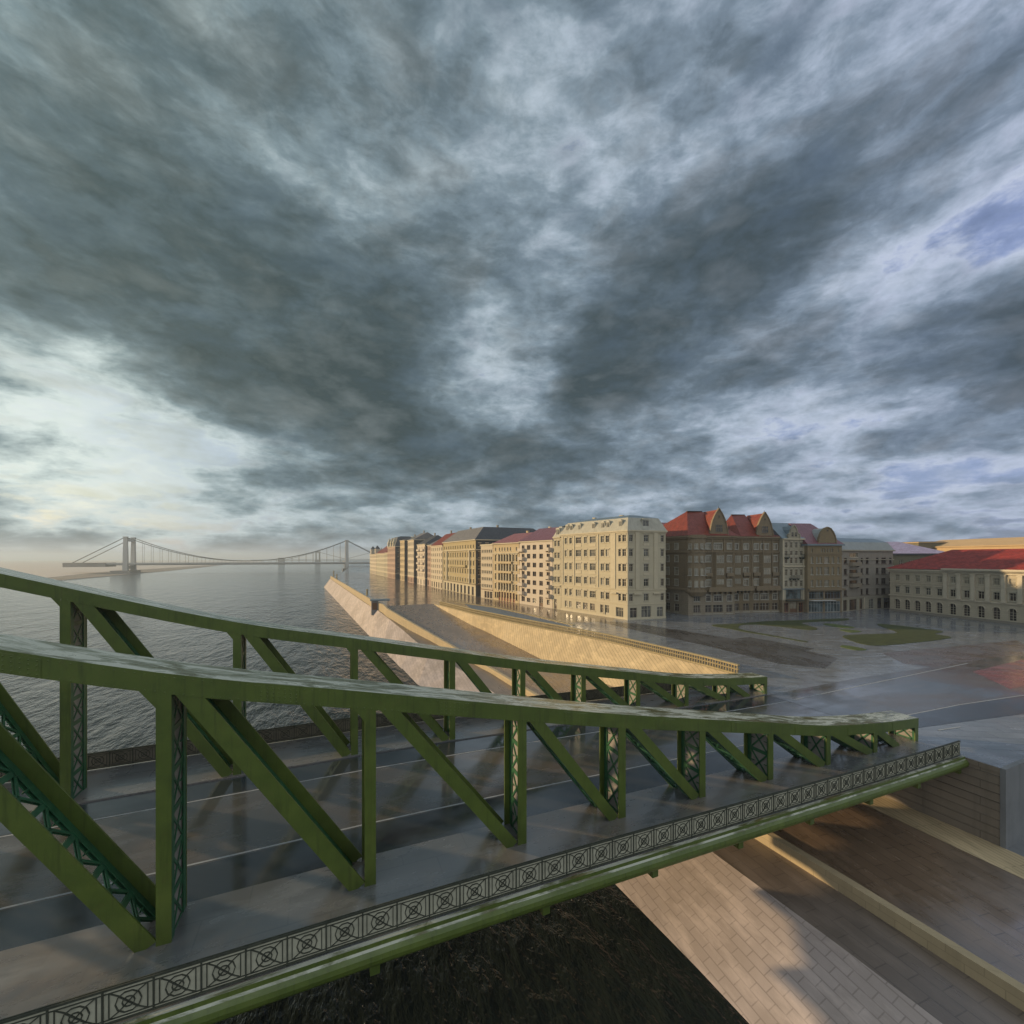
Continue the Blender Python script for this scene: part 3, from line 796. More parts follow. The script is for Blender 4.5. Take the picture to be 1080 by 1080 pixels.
def railing(yc, plate_mat):
    base = MB(); orn = MB()
    s = -59.5; pw = 1.2; n = int((43.0 - s) / pw)
    s = 43.05 - n * pw
    for i in range(n):
        a, b = s + i * pw, s + (i + 1) * pw; z0 = deck_z(a) + .13; z1 = deck_z(b) + .13; h = 1.02
        base.hexa([(a, yc - .02, z0), (b, yc - .02, z1), (b, yc + .02, z1), (a, yc + .02, z0), (a, yc - .02, z0 + h), (b, yc - .02, z1 + h), (b, yc + .02, z1 + h), (a, yc + .02, z0 + h)])
        for sy in (-1, 1):
            y = yc + sy * .034
            def p(u, v): return (a + (b - a) * u, y, z0 + (z1 - z0) * u + v)
            def ln(u0, v0, u1, v1, w=.035): orn.bar(p(u0, v0), p(u1, v1), .028, w, up=(0, 0, 1))
            ln(0, 0.03, 1, 0.03, .06); ln(0, h, 1, h, .07); ln(0, .13, 1, .13, .025); ln(0, h - .12, 1, h - .12, .025)
            orn.bar(p(0, 0), p(0, h + .03), .05, .045)
            for u in (.12, .88): orn.bar(p(u, .13), p(u, h - .12), .028, .025)
            c = (.5, h / 2)
            for rr in (.31, .15):
                pr = None
                for k in range(11):
                    t = 2 * math.pi * k / 10; q = p(c[0] + rr * math.cos(t) / (pw), c[1] + rr * math.sin(t))
                    if pr: orn.bar(pr, q, .026, .034, up=(0, 1, 0))
                    pr = q
            for t in (45, 135):
                dx, dy = .33 * math.cos(R(t)), .33 * math.sin(R(t))
                orn.bar(p(c[0] - dx / pw, c[1] - dy), p(c[0] + dx / pw, c[1] + dy), .03, .05, up=(0, 1, 0))
            for u0, v0 in ((.12, .13), (.88, .13), (.12, h - .12), (.88, h - .12)):
                orn.bar(p(u0, v0), p(.5 + (u0 - .5) * .45, h / 2 + (v0 - h / 2) * .55), .026, .03, up=(0, 1, 0))
    o = base.build('railing', plate_mat, bridge)
    orn.build('ironwork', M['iron'], o)
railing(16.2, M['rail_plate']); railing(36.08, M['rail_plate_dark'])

# ------------------------------------------------------------------ far suspension bridge
fbz, fy0, fy1 = 6.3, 800.0, 827.0
xL, xR = -278.0, 26.0
far = thing('suspension_bridge', 'pale suspension bridge with two portal pylons spanning the misty river in the distance', 'bridge', (xL, fy0, -8.2))
def fbuild(mb, name, m, parent=None):
    mb.v = [(a - xL, b - fy0, c + 8.2) for a, b, c in mb.v]; return mb.build(name, m, parent or far)
mb = MB(); mb.box(-345, 110, fy0 + .5, fy1 - .5, fbz - 3.0, fbz); mb.box(-345, 110, fy0 - 1.6, fy0 + .5, fbz - 1.6, fbz + .5); mb.box(-345, 110, fy1 - .5, fy1 + 1.6, fbz - 1.6, fbz + .5)
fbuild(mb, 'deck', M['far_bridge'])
for X_ in (xL, xR):
    mb = MB()
    for y in (fy0 - 1.8, fy1 - 1.8):
        mb.hexa([(X_ - 3.0, y - 1.2, -9), (X_ + 3.0, y - 1.2, -9), (X_ + 3.0, y + 4.8, -9), (X_ - 3.0, y + 4.8, -9), (X_ - 2.2, y, 44.5), (X_ + 2.2, y, 44.5), (X_ + 2.2, y + 3.6, 44.5), (X_ - 2.2, y + 3.6, 44.5)])
    mb.box(X_ - 1.9, X_ + 1.9, fy0 + 1.7, fy1 - 1.7, 38.8, 43.6)
    mb.box(X_ - 1.7, X_ + 1.7, fy0 + 1.9, fy1 - 1.9, -2, 2)
    mb.box(X_ - 2.8, X_ + 2.8, fy0 - 2.2, fy0 + 2.2, 44.5, 45.6); mb.box(X_ - 2.8, X_ + 2.8, fy1 - 2.2, fy1 + 2.2, 44.5, 45.6)
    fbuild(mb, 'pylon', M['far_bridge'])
    mb = MB(); mb.box(X_ - 16 if X_ < 0 else X_ - 7, X_ + 7, fy0 - 6, fy1 + 6, -9, -4.6)
    fbuild(mb, 'pier', M['far_pier'])
def cab(X):
    t = (X - xL) / (xR - xL); return 45 + (fbz + 3.0 - 45) * (4 * t * (1 - t))
for y in (fy0, fy1):
    mb = MB(); pr = (-338, y, fbz + .3)
    for k in range(41):
        X = xL + (xR - xL) * k / 40; q = (X, y, cab(X)); mb.cyl(pr, q, .55, n=6); pr = q
    mb.cyl(pr, (100, y, fbz), .55, n=6)
    fbuild(mb, 'main_cable', M['cable'])
    for k in range(1, 28):
        X = xL + (xR - xL) * k / 28; mb = MB(); mb.cyl((X, y, fbz), (X, y, cab(X)), .20, n=5); fbuild(mb, 'hanger', M['cable'])
mb = MB(); mb.box(-346, -300, fy0 - 4, fy1 + 4, -.2 if False else 1.2, fbz + .9); fbuild(mb, 'anchorage', M['far_pier'])

ob = thing('chain_bridge', 'tiny pale bridge with a stone tower seen far behind the suspension bridge', 'bridge', (0, 1750, -8.2))
mb = MB(); mb.box(-260, 260, -6, 6, 12.0, 15.0); mb.build('deck', M['far_bridge'], ob)
for X_ in (-45, 150):
    mb = MB(); mb.box(X_ - 9, X_ + 9, -8, 8, 0, 15)
    mb.box(X_ - 8, X_ - 3.5, -6, 6, 15, 40); mb.box(X_ + 3.5, X_ + 8, -6, 6, 15, 40); mb.box(X_ - 9, X_ + 9, -7, 7, 40, 46); mb.build('tower', M['far_pier'], ob)
mb = MB()
for y in (-5, 5):
    for (a, za, b_, zb_) in ((-150, 15, -45, 44), (-45, 44, 52, 17), (52, 17, 150, 44)):
        mb.cyl((a, y, za), (b_, y, zb_), .8, n=6)
mb.build('chain', M['cable'], ob)
mb = MB(); mb.box(-175, -155, -10, 10, 0, 22); mb.build('bridgehead', M['far_pier'], ob)

# ------------------------------------------------------------------ kiosk and posts on the quay
ko = thing('quay_kiosk', 'small dark kiosk with a flat overhanging roof beside the quay wall', 'kiosk', (12.9, 143, -1.9), R(-5))
mb = MB(); mb.box(-1.0, 1.0, -1, 1, -1.6, 2.9); mb.box(-.7, .7, -1.06, -1.0, .1, 2.3, 1); mb.build('body', [M['concrete'], M['door']], ko)
mb = MB(); mb.box(-1.4, 4.6, -1.6, 1.6, 2.9, 3.3); mb.build('roof', M['roof_zinc'], ko)
mb = MB(); mb.cyl((4.1, 0, 1.9), (4.1, 0, 2.9), .08); mb.cyl((4.1, 0, 1.75), (4.1, 0, 1.9), .16, .08); mb.build('post', M['iron'], ko)
for k, (X_, Y_, h_, lb_) in enumerate(((1.9, 336, 4.4, 'taller of two short posts at the far tip of the quay'), (3.6, 305, 3.0, 'shorter of two short posts at the far tip of the quay'), (12.6, 170, 2.0, 'short post on the quay wall just beyond the kiosk'))):
    mb = MB(); mb.cyl((0, 0, 0), (0, 0, h_), .45, .32, 8); mb.cyl((0, 0, h_), (0, 0, h_ + .5), .6, .2, 8)
    o = mb.build('mooring_post', M['parapet'], None, label=lb_, cat='post', group='posts along the quay'); o.location = (X_, Y_, zr(Y_) + .4)
# ------------------------------------------------------------------ buildings
WCACHE = {}
def window_meshes(w, h, style, fr, gl, trim):
    key = (round(w, 2), round(h, 2), style, fr, gl, trim)
    if key in WCACHE: return WCACHE[key]
    f = MB(); p = MB(); b = .07
    arch = style == 'arch'
    f.box(-w / 2, -w / 2 + b, -.05, .05, 0, h); f.box(w / 2 - b, w / 2, -.05, .05, 0, h)
    f.box(-w / 2 + b, w / 2 - b, -.05, .05, 0, b); f.box(-w / 2 + b, w / 2 - b, -.05, .05, h - b, h)
    nv = {'two': 2, 'three': 3, 'one': 1, 'arch': 2, 'shop': max(2, round(w / .9)), 'door': 2, 'square': 2, 'four': 4}.get(style, 2)
    for k in range(1, nv):
        x_ = -w / 2 + w * k / nv; f.box(x_ - .035, x_ + .035, -.045, .045, b, h - b)
    tr = {'two': [.66], 'three': [.66], 'arch': [.22, .44, .66], 'shop': [.75], 'door': [.8], 'square': [], 'four': [.7]}.get(style, [.66])
    for t in tr: f.box(-w / 2 + b, w / 2 - b, -.035, .035, h * t - .03, h * t + .03)
    if style == 'door': f.box(-w / 2 + b, w / 2 - b, -.03, .03, b, h * .35)
    if trim >= 1:     # sill and lintel stand proud of the wall
        f.box(-w / 2 - .14, w / 2 + .14, -.36, -.06, -.16, -.02)
    if trim >= 2:
        f.box(-w / 2 - .10, w / 2 + .10, -.32, -.22, h + .02, h + .20); f.box(-w / 2 - .18, w / 2 + .18, -.40, -.22, h + .21, h + .30)
    if trim >= 3:
        for s in (-1, 1): f.box(s * (w / 2 + .09) - .07, s * (w / 2 + .09) + .07, -.29, -.22, -.01, h + .01)
    p.face([(-w / 2 + .03, 0, .03), (w / 2 - .03, 0, .03), (w / 2 - .03, 0, h - .03), (-w / 2 + .03, 0, h - .03)])
    WCACHE[key] = (f, p, f.mesh('window', M[fr]), p.mesh('pane', M[gl]))
    j = MB(); j.v = f.v + p.v; j.m = f.m + [1] * len(p.f); j.f = f.f + [tuple(a + len(f.v) for a in q) for q in p.f]
    WCACHE[key] = (WCACHE[key][2], WCACHE[key][3], j.mesh('window', [M[fr], M[gl]]))
    return WCACHE[key]

def offset_poly(P_, d):
    """move every edge of a ccw polygon inwards by d (number or one per edge)"""
    n = len(P_); dd = d if isinstance(d, (list, tuple)) else [d] * n; out = []
    for i in range(n):
        a, b, c = Vector(P_[i - 1]), Vector(P_[i]), Vector(P_[(i + 1) % n])
        e0 = (b - a).normalized(); e1 = (c - b).normalized()
        n0 = Vector((-e0.y, e0.x)); n1 = Vector((-e1.y, e1.x))
        d0, d1 = dd[(i - 1) % n], dd[i]
        cr = e0.x * e1.y - e0.y * e1.x
        if abs(cr) < 1e-4: out.append(tuple(b + n0 * d0)); continue
        p0 = b + n0 * d0; p1 = b + n1 * d1; w = p1 - p0
        t = (w.x * e1.y - w.y * e1.x) / cr
        out.append(tuple(p0 + e0 * t))
    return out

class Building:
    def __init__(s, name, label, poly, wall, H, cat='building', group=None):
        A, B = Vector(poly[0]), Vector(poly[1]); s.ang = math.atan2((B - A).y, (B - A).x)
        s.root = thing(name, label, cat, (A.x, A.y, 0), s.ang, group)
        c, si = math.cos(-s.ang), math.sin(-s.ang)
        s.P = [((p[0] - A.x) * c - (p[1] - A.y) * si, (p[0] - A.x) * si + (p[1] - A.y) * c) for p in poly]
        s.H = H; s.wall = wall; s.ops = {}; s.parts = []
    def edge(s, i):
        a = Vector(s.P[i]); b = Vector(s.P[(i + 1) % len(s.P)]); L = (b - a).length; e = (b - a) / L
        return a, e, Vector((-e.y, e.x)), L, math.atan2(e.y, e.x)
    def add(s, i, xc, w, z0, h, style='two', fr='frame', gl='glass', trim=2, pane=False, name='window'):
        s.ops.setdefault(i, []).append((xc, w, z0, h, style, fr, gl, trim, pane, name))
    def grid(s, i, xs, floors, w, style='two', **k):
        for z0, h in floors:
            for q in xs:
                if isinstance(q, tuple): s.add(i, q[0], q[1], z0, h, q[2] if len(q) > 2 else style, **k)
                else: s.add(i, q, w, z0, h, style, **k)
    def make_walls(s, base=None, base_h=0, fire=()):
        mb = MB(); rec = .24
        for i in range(len(s.P)):
            a, e, n, L, an = s.edge(i)
            ops = [o for o in s.ops.get(i, []) if o[0] - o[1] / 2 > .05 and o[0] + o[1] / 2 < L - .05]
            X = sorted(set([0.0, L] + [round(v, 3) for o in ops for v in (o[0] - o[1] / 2, o[0] + o[1] / 2)]))
            Z = sorted(set([-.3, s.H] + ([base_h] if base_h else []) + [round(v, 3) for o in ops for v in (o[2], o[2] + o[3])]))
            pt = lambda x_, z_, d=0.0: (a.x + e.x * x_ + n.x * d, a.y + e.y * x_ + n.y * d, z_)
            for x0, x1 in zip(X, X[1:]):
                if x1 - x0 < .002: continue
                for z0, z1 in zip(Z, Z[1:]):
                    if z1 - z0 < .002: continue
                    xm, zm = (x0 + x1) / 2, (z0 + z1) / 2
                    if any(abs(xm - o[0]) < o[1] / 2 and o[2] < zm < o[2] + o[3] for o in ops): continue
                    mb.face([pt(x0, z0), pt(x1, z0), pt(x1, z1), pt(x0, z1)], 2 if i in fire else (1 if (base and zm < base_h) else 0))
            for o in ops:
                x0, x1, z0, z1 = o[0] - o[1] / 2, o[0] + o[1] / 2, o[2], o[2] + o[3]
                mi = 1 if (base and (z0 + z1) / 2 < base_h) else 0
                mb.face([pt(x0, z0), pt(x0, z1), pt(x0, z1, rec + .1), pt(x0, z0, rec + .1)], mi)
                mb.face([pt(x1, z1), pt(x1, z0), pt(x1, z0, rec + .1), pt(x1, z1, rec + .1)], mi)
                mb.face([pt(x1, z1), pt(x0, z1), pt(x0, z1, rec + .1), pt(x1, z1, rec + .1)][::-1], mi)
                mb.face([pt(x0, z0), pt(x1, z0), pt(x1, z0, rec + .1), pt(x0, z0, rec + .1)][::-1], mi)
                if o[4] == 'arch':
                    r = o[1] / 2; zc = z1 - r; K = 8
                    for sgn in (-1, 1):
                        for k in range(K // 2):
                            t0, t1 = math.pi / 2 * k / (K // 2), math.pi / 2 * (k + 1) / (K // 2)
                            q = [(o[0] + sgn * r * math.sin(t0), zc + r * math.cos(t0)), (o[0] + sgn * r * math.sin(t1), zc + r * math.cos(t1))]
                            mb.face([pt(q[0][0], q[0][1], -.004), pt(q[1][0], q[1][1], -.004), pt(q[1][0], z1 + .01, -.004), pt(q[0][0], z1 + .01, -.004)], mi)
                me_f, me_p, me_j = window_meshes(o[1], o[3], o[4], o[5], o[6], o[7])
                ob_ = D.objects.new(o[9], me_f if o[8] else me_j)
                ob_.location = pt(o[0], o[2], rec); ob_.rotation_euler = (0, 0, an); link(ob_, s.root)
                if o[8]:
                    pn = D.objects.new('pane', me_p); link(pn, ob_)
        s.wallobj = mb.build('wall', [M[s.wall], M[base or s.wall], M['firewall']], s.root)
    def band(s, z0, h, out, m, name='cornice', edges=None, inner=.06):
        P0 = offset_poly(s.P, inner); n = len(s.P)
        if edges is None: P1 = offset_poly(s.P, -out)
        else: P1 = offset_poly(s.P, [(-out if i in edges else inner) for i in range(n)])
        mb = MB()
        for i in range(n):
            if edges is not None and i not in edges: continue
            j = (i + 1) % n
            mb.hexa([(*P1[i], z0), (*P1[j], z0), (*P0[j], z0), (*P0[i], z0), (*P1[i], z0 + h), (*P1[j], z0 + h), (*P0[j], z0 + h), (*P0[i], z0 + h)])
        mb.build(name, M[m], s.root)
    def pilaster(s, i, xc, w, z0, z1, m, out=.14, name='pilaster', mb=None):
        a, e, n, L, an = s.edge(i); own = mb is None; mb = mb or MB()
        pt = lambda x_, d: (a.x + e.x * x_ + n.x * d, a.y + e.y * x_ + n.y * d)
        q = [pt(xc - w / 2, -out), pt(xc + w / 2, -out), pt(xc + w / 2, .05), pt(xc - w / 2, .05)]
        mb.prism(q, z0, z1)
        if own: mb.build(name, M[m], s.root)
    def local_box(s, mb, i, x0, x1, d0, d1, z0, z1, m=0):
        a, e, n, L, an = s.edge(i)
        pt = lambda x_, d: (a.x + e.x * x_ + n.x * d, a.y + e.y * x_ + n.y * d)
        mb.prism([pt(x0, d0), pt(x1, d0), pt(x1, d1), pt(x0, d1)], z0, z1, m)
    def balcony(s, i, xc, w, z, out, m, h=.95, rail=True, solid=True):
        mb = MB(); s.local_box(mb, i, xc - w / 2, xc + w / 2, -out, .05, z - .18, z)
        if solid:
            s.local_box(mb, i, xc - w / 2, xc + w / 2, -out, -out + .1, z + .003, z + h)
            s.local_box(mb, i, xc - w / 2, xc - w / 2 + .1, -out + .103, -.01, z + .003, z + h); s.local_box(mb, i, xc + w / 2 - .1, xc + w / 2, -out + .103, -.01, z + .003, z + h)
        else:
            s.local_box(mb, i, xc - w / 2, xc + w / 2, -out, -out + .05, z + h - .06, z + h)
            k = int(w / .22)
            for j in range(k + 1):
                x_ = xc - w / 2 + .03 + (w - .06) * j / k; s.local_box(mb, i, x_ - .02, x_ + .02, -out + .01, -out + .04, z + .003, z + h - .06)
        for q in (-.35, .35):
            s.local_box(mb, i, xc + q * w - .1, xc + q * w + .1, -out * .7, .05, z - .5, z - .183)
        mb.build('balcony', M[m], s.root)
    def roof_mansard(s, m, h1, in1, top=None, h2=0.0, in2=0.0, over=.25):
        P0 = offset_poly(s.P, -over); P1 = offset_poly(s.P, in1); mb = MB()
        mb.frus(P0, s.H + .02, P1, s.H + h1, 0, None if h2 else 1)
        mb.face([(*p, s.H + .01) for p in P0][::-1])
        if h2: mb.frus(P1, s.H + h1, offset_poly(s.P, in2), s.H + h1 + h2, 1, 1)
        s.roof = mb.build('roof', [M[m], M[top or m]], s.root); return s.roof
    def roof_ridge(s, m, rise, hip0=0.0, hip1=0.0, over=.35, gable='wall', z=None, frac=.5):
        """ridge parallel to the front edge of a four-sided plan; hips of the given length at both ends"""
        P0 = offset_poly(s.P, -over); z0 = (s.H if z is None else z) + .03; mb = MB()
        a, b, c, d = [Vector((*p, z0)) for p in P0[:4]]
        l = a.lerp(d, frac); r = b.lerp(c, frac); e = (r - l).normalized(); up = Vector((0, 0, rise))
        l2 = l + e * hip0 + up; r2 = r - e * hip1 + up
        mb.face([a, b, r2, l2]); mb.face([c, d, l2, r2])
        mb.face([d, a, l2], 0 if hip0 else 1); mb.face([b, c, r2], 0 if hip1 else 1)
        mb.face([a, d, c, b], 1)
        s.roof = mb.build('roof', [M[m], M[s.wall]], s.root); return s.roof
    def dormer(s, i, xc, w, h, z, d0, m, arch=False, gl='glass_dark'):
        """dormer box standing on the roof slope; d0 is its front's distance behind the wall"""
        mb = MB(); s.local_box(mb, i, xc - w / 2, xc + w / 2, d0, d0 + 2.0, z, z + h)
        s.local_box(mb, i, xc - w / 2 - .12, xc + w / 2 + .12, d0 - .12, d0 + 2.2, z + h + .003, z + h + .14)
        if arch: s.local_box(mb, i, xc - w / 2 + .2, xc + w / 2 - .2, d0 - .08, d0 + 2.0, z + h + .143, z + h + .4)
        s.local_box(mb, i, xc - w / 2 + .14, xc + w / 2 - .14, d0 - .02, d0 + .1, z + .15, z + h - .12, 1)
        s.local_box(mb, i, xc - .04, xc + .04, d0 - .05, d0 - .021, z + .15, z + h - .12)
        mb.build('dormer', [M[m], M[gl]], s.roof)
    def chimney(s, x_, y_, z0, h, m='brown_base', w=.9, d=.6):
        mb = MB(); mb.box(x_ - w / 2, x_ + w / 2, y_ - d / 2, y_ + d / 2, z0, z0 + h); mb.box(x_ - w / 2 - .08, x_ + w / 2 + .08, y_ - d / 2 - .08, y_ + d / 2 + .08, z0 + h + .002, z0 + h + .16)
        mb.build('chimney', M[m], s.roof)
    def gable(s, i, x0, x1, prof, m, roofm=None, back=6.0, thick=.5, z0=None, gl='glass_dark', win=None):
        """shaped gable standing on the wall head, with its own little roof running back"""
        z0 = s.H if z0 is None else z0; a, e, n, L, an = s.edge(i); w = x1 - x0
        pt = lambda x_, d, z_: (a.x + e.x * x_ + n.x * d, a.y + e.y * x_ + n.y * d, z_)
        pr = [(x0 + w * u, z0 + v) for u, v in prof]; k = len(pr)
        mb = MB()
        mb.face([pt(x_, -.12, z_) for x_, z_ in pr]); mb.face([pt(x_, thick, z_) for x_, z_ in pr][::-1])
        for q in range(k):
            r = (q + 1) % k; mb.face([pt(pr[q][0], -.12, pr[q][1]), pt(pr[q][0], thick, pr[q][1]), pt(pr[r][0], thick, pr[r][1]), pt(pr[r][0], -.12, pr[r][1])])
        for q in range(k - 1):        # raised coping along the profile
            if pr[q][1] > z0 + .05 or pr[q + 1][1] > z0 + .05:
                mb.bar(pt(pr[q][0], -.05, pr[q][1] + .05), pt(pr[q + 1][0], -.05, pr[q + 1][1] + .05), .5, .22)
        if win:
            for (wx, wz, ww, wh) in win:
                c = x0 + w * wx
                q = [(c - ww / 2, z0 + wz), (c + ww / 2, z0 + wz), (c + ww / 2, z0 + wz + wh), (c - ww / 2, z0 + wz + wh)]
                mb.face([pt(x_, -.135, z_) for x_, z_ in q], 1)
                kk = max(1, round(ww / .7))
                for j in range(kk + 1):
                    xx = c - ww / 2 + ww * j / kk; mb.bar(pt(xx, -.15, z0 + wz), pt(xx, -.15, z0 + wz + wh), .1, .08)
                for zz_ in (0, .6, 1): mb.bar(pt(c - ww / 2, -.16, z0 + wz + wh * zz_), pt(c + ww / 2, -.16, z0 + wz + wh * zz_), .08, .1)
        mb.build('gable', [M[m], M[gl]], s.root)
        if roofm:
            rb = MB(); q2 = [(x_, z_ - .18) for x_, z_ in pr]
            for q in range(k - 1):
                if q2[q][1] >= z0 - .3: rb.face([pt(q2[q][0], thick, q2[q][1]), pt(q2[q + 1][0], thick, q2[q + 1][1]), pt(q2[q + 1][0], back, q2[q + 1][1]), pt(q2[q][0], back, q2[q][1])])
            rb.face([pt(x_, back, z_) for x_, z_ in q2])
            rb.build('gable_roof', M[roofm], s.roof)
    def bay(s, i, xc, w, z0, z1, out, m, floors, fr='frame_pale', gl='glass_pale', chamfer=.6, cap=True, wn=3):
        a, e, n, L, an = s.edge(i)
        pt = lambda x_, d: (a.x + e.x * x_ + n.x * d, a.y + e.y * x_ + n.y * d)
        P_ = [pt(xc - w / 2, .02), pt(xc - w / 2 + chamfer, -out), pt(xc + w / 2 - chamfer, -out), pt(xc + w / 2, .02)]
        mb = MB(); mb.prism(P_, z0, z1)
        C_ = [pt(xc - w / 2 - .12, .02), pt(xc - w / 2 + chamfer - .1, -out - .13), pt(xc + w / 2 - chamfer + .1, -out - .13), pt(xc + w / 2 + .12, .02)]
        for zz_ in (z0 - .2, z1): mb.prism(C_, zz_ + .002, zz_ + .22)
        K_ = [pt(xc - w / 2 + .5, .02), pt(xc - w / 2 + chamfer + .3, -out * .5), pt(xc + w / 2 - chamfer - .3, -out * .5), pt(xc + w / 2 - .5, .02)]
        mb.prism(K_, z0 - .7, z0 - .2)
        bo = mb.build('bay', M[m], s.root)
        iw = w - 2 * chamfer - .3
        for zf, hf in floors:
            for k in range(wn):
                ww = iw / wn - .16; xx = xc - iw / 2 + iw * (k + .5) / wn
                f_, p_, j_ = window_meshes(ww, hf, 'one', fr, gl, 0)
                o = D.objects.new('window', j_); q = pt(xx, -out - .03); o.location = (q[0], q[1], zf); o.rotation_euler = (0, 0, an); link(o, bo)
        return bo

def floors(z0, n, step, h): return [(z0 + k * step, h) for k in range(n)]
def spaced(L, n, margin): return [margin + (L - 2 * margin) * k / (n - 1) for k in range(n)] if n > 1 else [L / 2]

# ---- cream corner house (nearest of the river row)
c_far, c_cor, c_end = (59.9, 105.5), (64.6, 82.2), (75.1, 81.1)
b = Building('corner_house', 'big cream corner apartment house with grey mansard roof, nearest in the riverside row', [c_far, c_cor, c_end, (76.4, 104.0)], 'cream', 21.3)
F6 = [(4.4, 1.7), (7.9, 1.75), (11.5, 1.75), (15.1, 1.7), (18.6, 1.6)]
for z0, h in F6:
    for xc, w, st in ((2.0, 1.1, 'two'), (3.9, 1.1, 'two'), (7.0, 2.1, 'three'), (9.7, 1.2, 'two'), (12.3, 2.1, 'three'), (15.7, 1.2, 'two'), (17.4, 1.2, 'two')):
        b.add(0, xc, w, z0, h, st, 'frame', random.choice(['glass', 'glass', 'glass_dark', 'glass_pale']), 2, True)
    b.add(0, 21.3, .8, z0, h, 'one', 'frame', 'glass_dark', 2, True); b.add(0, 22.7, 1.1, z0, h, 'two', 'frame', 'glass_dark', 2, True)
    b.add(1, .95, 1.0, z0, h, 'two', 'frame', 'glass_dark', 2, True); b.add(1, 5.1, 1.35, z0, h, 'two', 'frame', 'glass', 2, True); b.add(1, 9.65, .95, z0, h, 'two', 'frame', 'glass_dark', 2, True)
for xc in (7.0, 9.6, 12.2): b.add(0, xc, 1.7, 1.1, 1.8, 'two', 'frame', 'glass_dark', 1, True)
for xc in (2.1, 3.9): b.add(0, xc, 1.2, 1.1, 1.7, 'two', 'frame', 'glass_pale', 1, True)
b.add(0, 15.5, 1.1, .9, 2.0, 'two', 'frame', 'glass_dark', 1, True)
b.add(0, 17.2, 1.4, .05, 2.9, 'door', 'frame', 'glass', 0, True, 'door')
b.add(0, 21.3, 2.3, .05, 2.7, 'shop', 'frame', 'glass', 1, True)
b.add(1, 1.6, 1.9, .05, 2.8, 'shop', 'frame', 'glass_dark', 1, True); b.add(1, 5.1, 2.7, .05, 3.1, 'shop', 'frame', 'glass', 1, True); b.add(1, 9.0, 1.8, .05, 2.8, 'shop', 'frame', 'glass', 1, True)
b.make_walls()
b.band(21.0, .32, .35, 'cream_trim'); b.band(20.7, .29, .16, 'cream_trim'); b.band(7.0, .22, .14, 'cream_trim', 'string_course'); b.band(3.6, .16, .10, 'cream_trim', 'string_course'); b.band(0, .55, .06, 'cream_trim', 'plinth')
for xc, w in ((.55, .5), (5.3, .4), (14.2, .35), (19.3, 1.5)): b.pilaster(0, xc, w, 7.25, 20.7, 'cream_trim')
for xc, w in ((2.6, 1.0), (7.7, 1.0)): b.pilaster(1, xc, w, 7.25, 20.7, 'cream_trim', .2)
b.pilaster(1, 2.6, 2.0, 6.0, 6.35, 'cream_trim', .5, 'corbel'); b.pilaster(1, 7.9, 2.0, 6.0, 6.35, 'cream_trim', .5, 'corbel'); b.pilaster(0, 19.6, 2.0, 6.0, 6.35, 'cream_trim', .5, 'corbel')
for ei, xa, xb in ((0, 5.9, 8.1), (0, 11.2, 13.4), (1, 4.3, 5.9)):
    for z0, h in F6[1:]: mbb = MB(); b.local_box(mbb, ei, xa, xb, -.08, .05, z0 - .95, z0 - .3); mbb.build('relief_panel', M['cream_trim'], b.root)
b.roof_mansard('roof_mansard', 3.1, 1.15, 'roof_zinc', 1.0, 5.0)
for xc in (2.1, 3.8, 7.0, 12.3, 15.6, 17.3, 21.3): b.dormer(0, xc, 1.15, 1.7, 21.9, .25, 'roof_mansard', True, 'glass')
b.dormer(1, 5.1, 1.9, 1.9, 21.9, .25, 'roof_mansard', True, 'glass')
for q in ((6, 7), (15, 8)): b.chimney(q[0], q[1], 24.6, 1.2, 'cream')

# ---- narrow cream neighbour
b = Building('narrow_house', 'narrow cream house with mansard roof between corner house and white balcony block', [(59.2, 109.0), (59.95, 105.75), (75.5, 104.6), (75.8, 108.6)], 'cream', 20.7)
b.grid(0, [1.0, 2.35], [(7.7, 1.6), (11.2, 1.6), (14.6, 1.6), (18.0, 1.6)], .95, pane=True); b.grid(0, [1.0, 2.35], [(4.3, 1.7)], .9, gl='glass_dark', pane=True); b.add(0, 1.0, 1.1, .05, 2.8, 'door', 'frame_dark', 'glass_dark', 0, True, 'door')
b.make_walls(); b.band(20.4, .32, .3, 'cream_trim', edges=[0]); b.band(6.6, .25, .35, 'cream_trim', 'string_course', edges=[0])
b.roof_mansard('roof_mansard', 3.0, 1.1, 'roof_zinc', .6, 4.0, over=.05); b.dormer(0, 1.7, 1.5, 1.7, 21.2, .25, 'roof_mansard', True, 'glass')

# ---- off-white balcony block
b = Building('balcony_block', 'off-white seven-storey block with square windows, two columns of balconies and plum roof', [(55.9, 125.5), (59.15, 109.25), (74.5, 111), (71.3, 127.4)], 'white_render', 19.9)
xs = [4.9, 7.9, 11.2]
FB = floors(3.6, 6, 2.72, 1.45)
b.grid(0, xs, FB, 1.75, 'square', fr='frame_dark', gl='glass_dark', trim=0, pane=True)
b.grid(0, [2.0, 14.6], FB, 1.5, 'square', fr='frame_dark', gl='glass_dark', trim=0, pane=True)
b.add(0, 2.0, 1.8, .9, 1.6, 'square', 'frame_dark', 'glass_dark', 0, True); b.add(0, 4.9, 1.8, .9, 1.3, 'square', 'frame_dark', 'glass_dark', 0, True); b.add(0, 7.9, 1.8, .9, 1.4, 'square', 'frame', 'glass_pale', 0, True)
b.add(0, 11.2, 1.8, .05, 3.0, 'door', 'door', 'glass_dark', 0, True, 'door'); b.add(0, 14.6, 1.3, .9, 1.5, 'square', 'frame_dark', 'glass_dark', 0, True)
b.make_walls(); b.band(19.6, .32, .3, 'cream_trim', edges=[0, 1, 3])
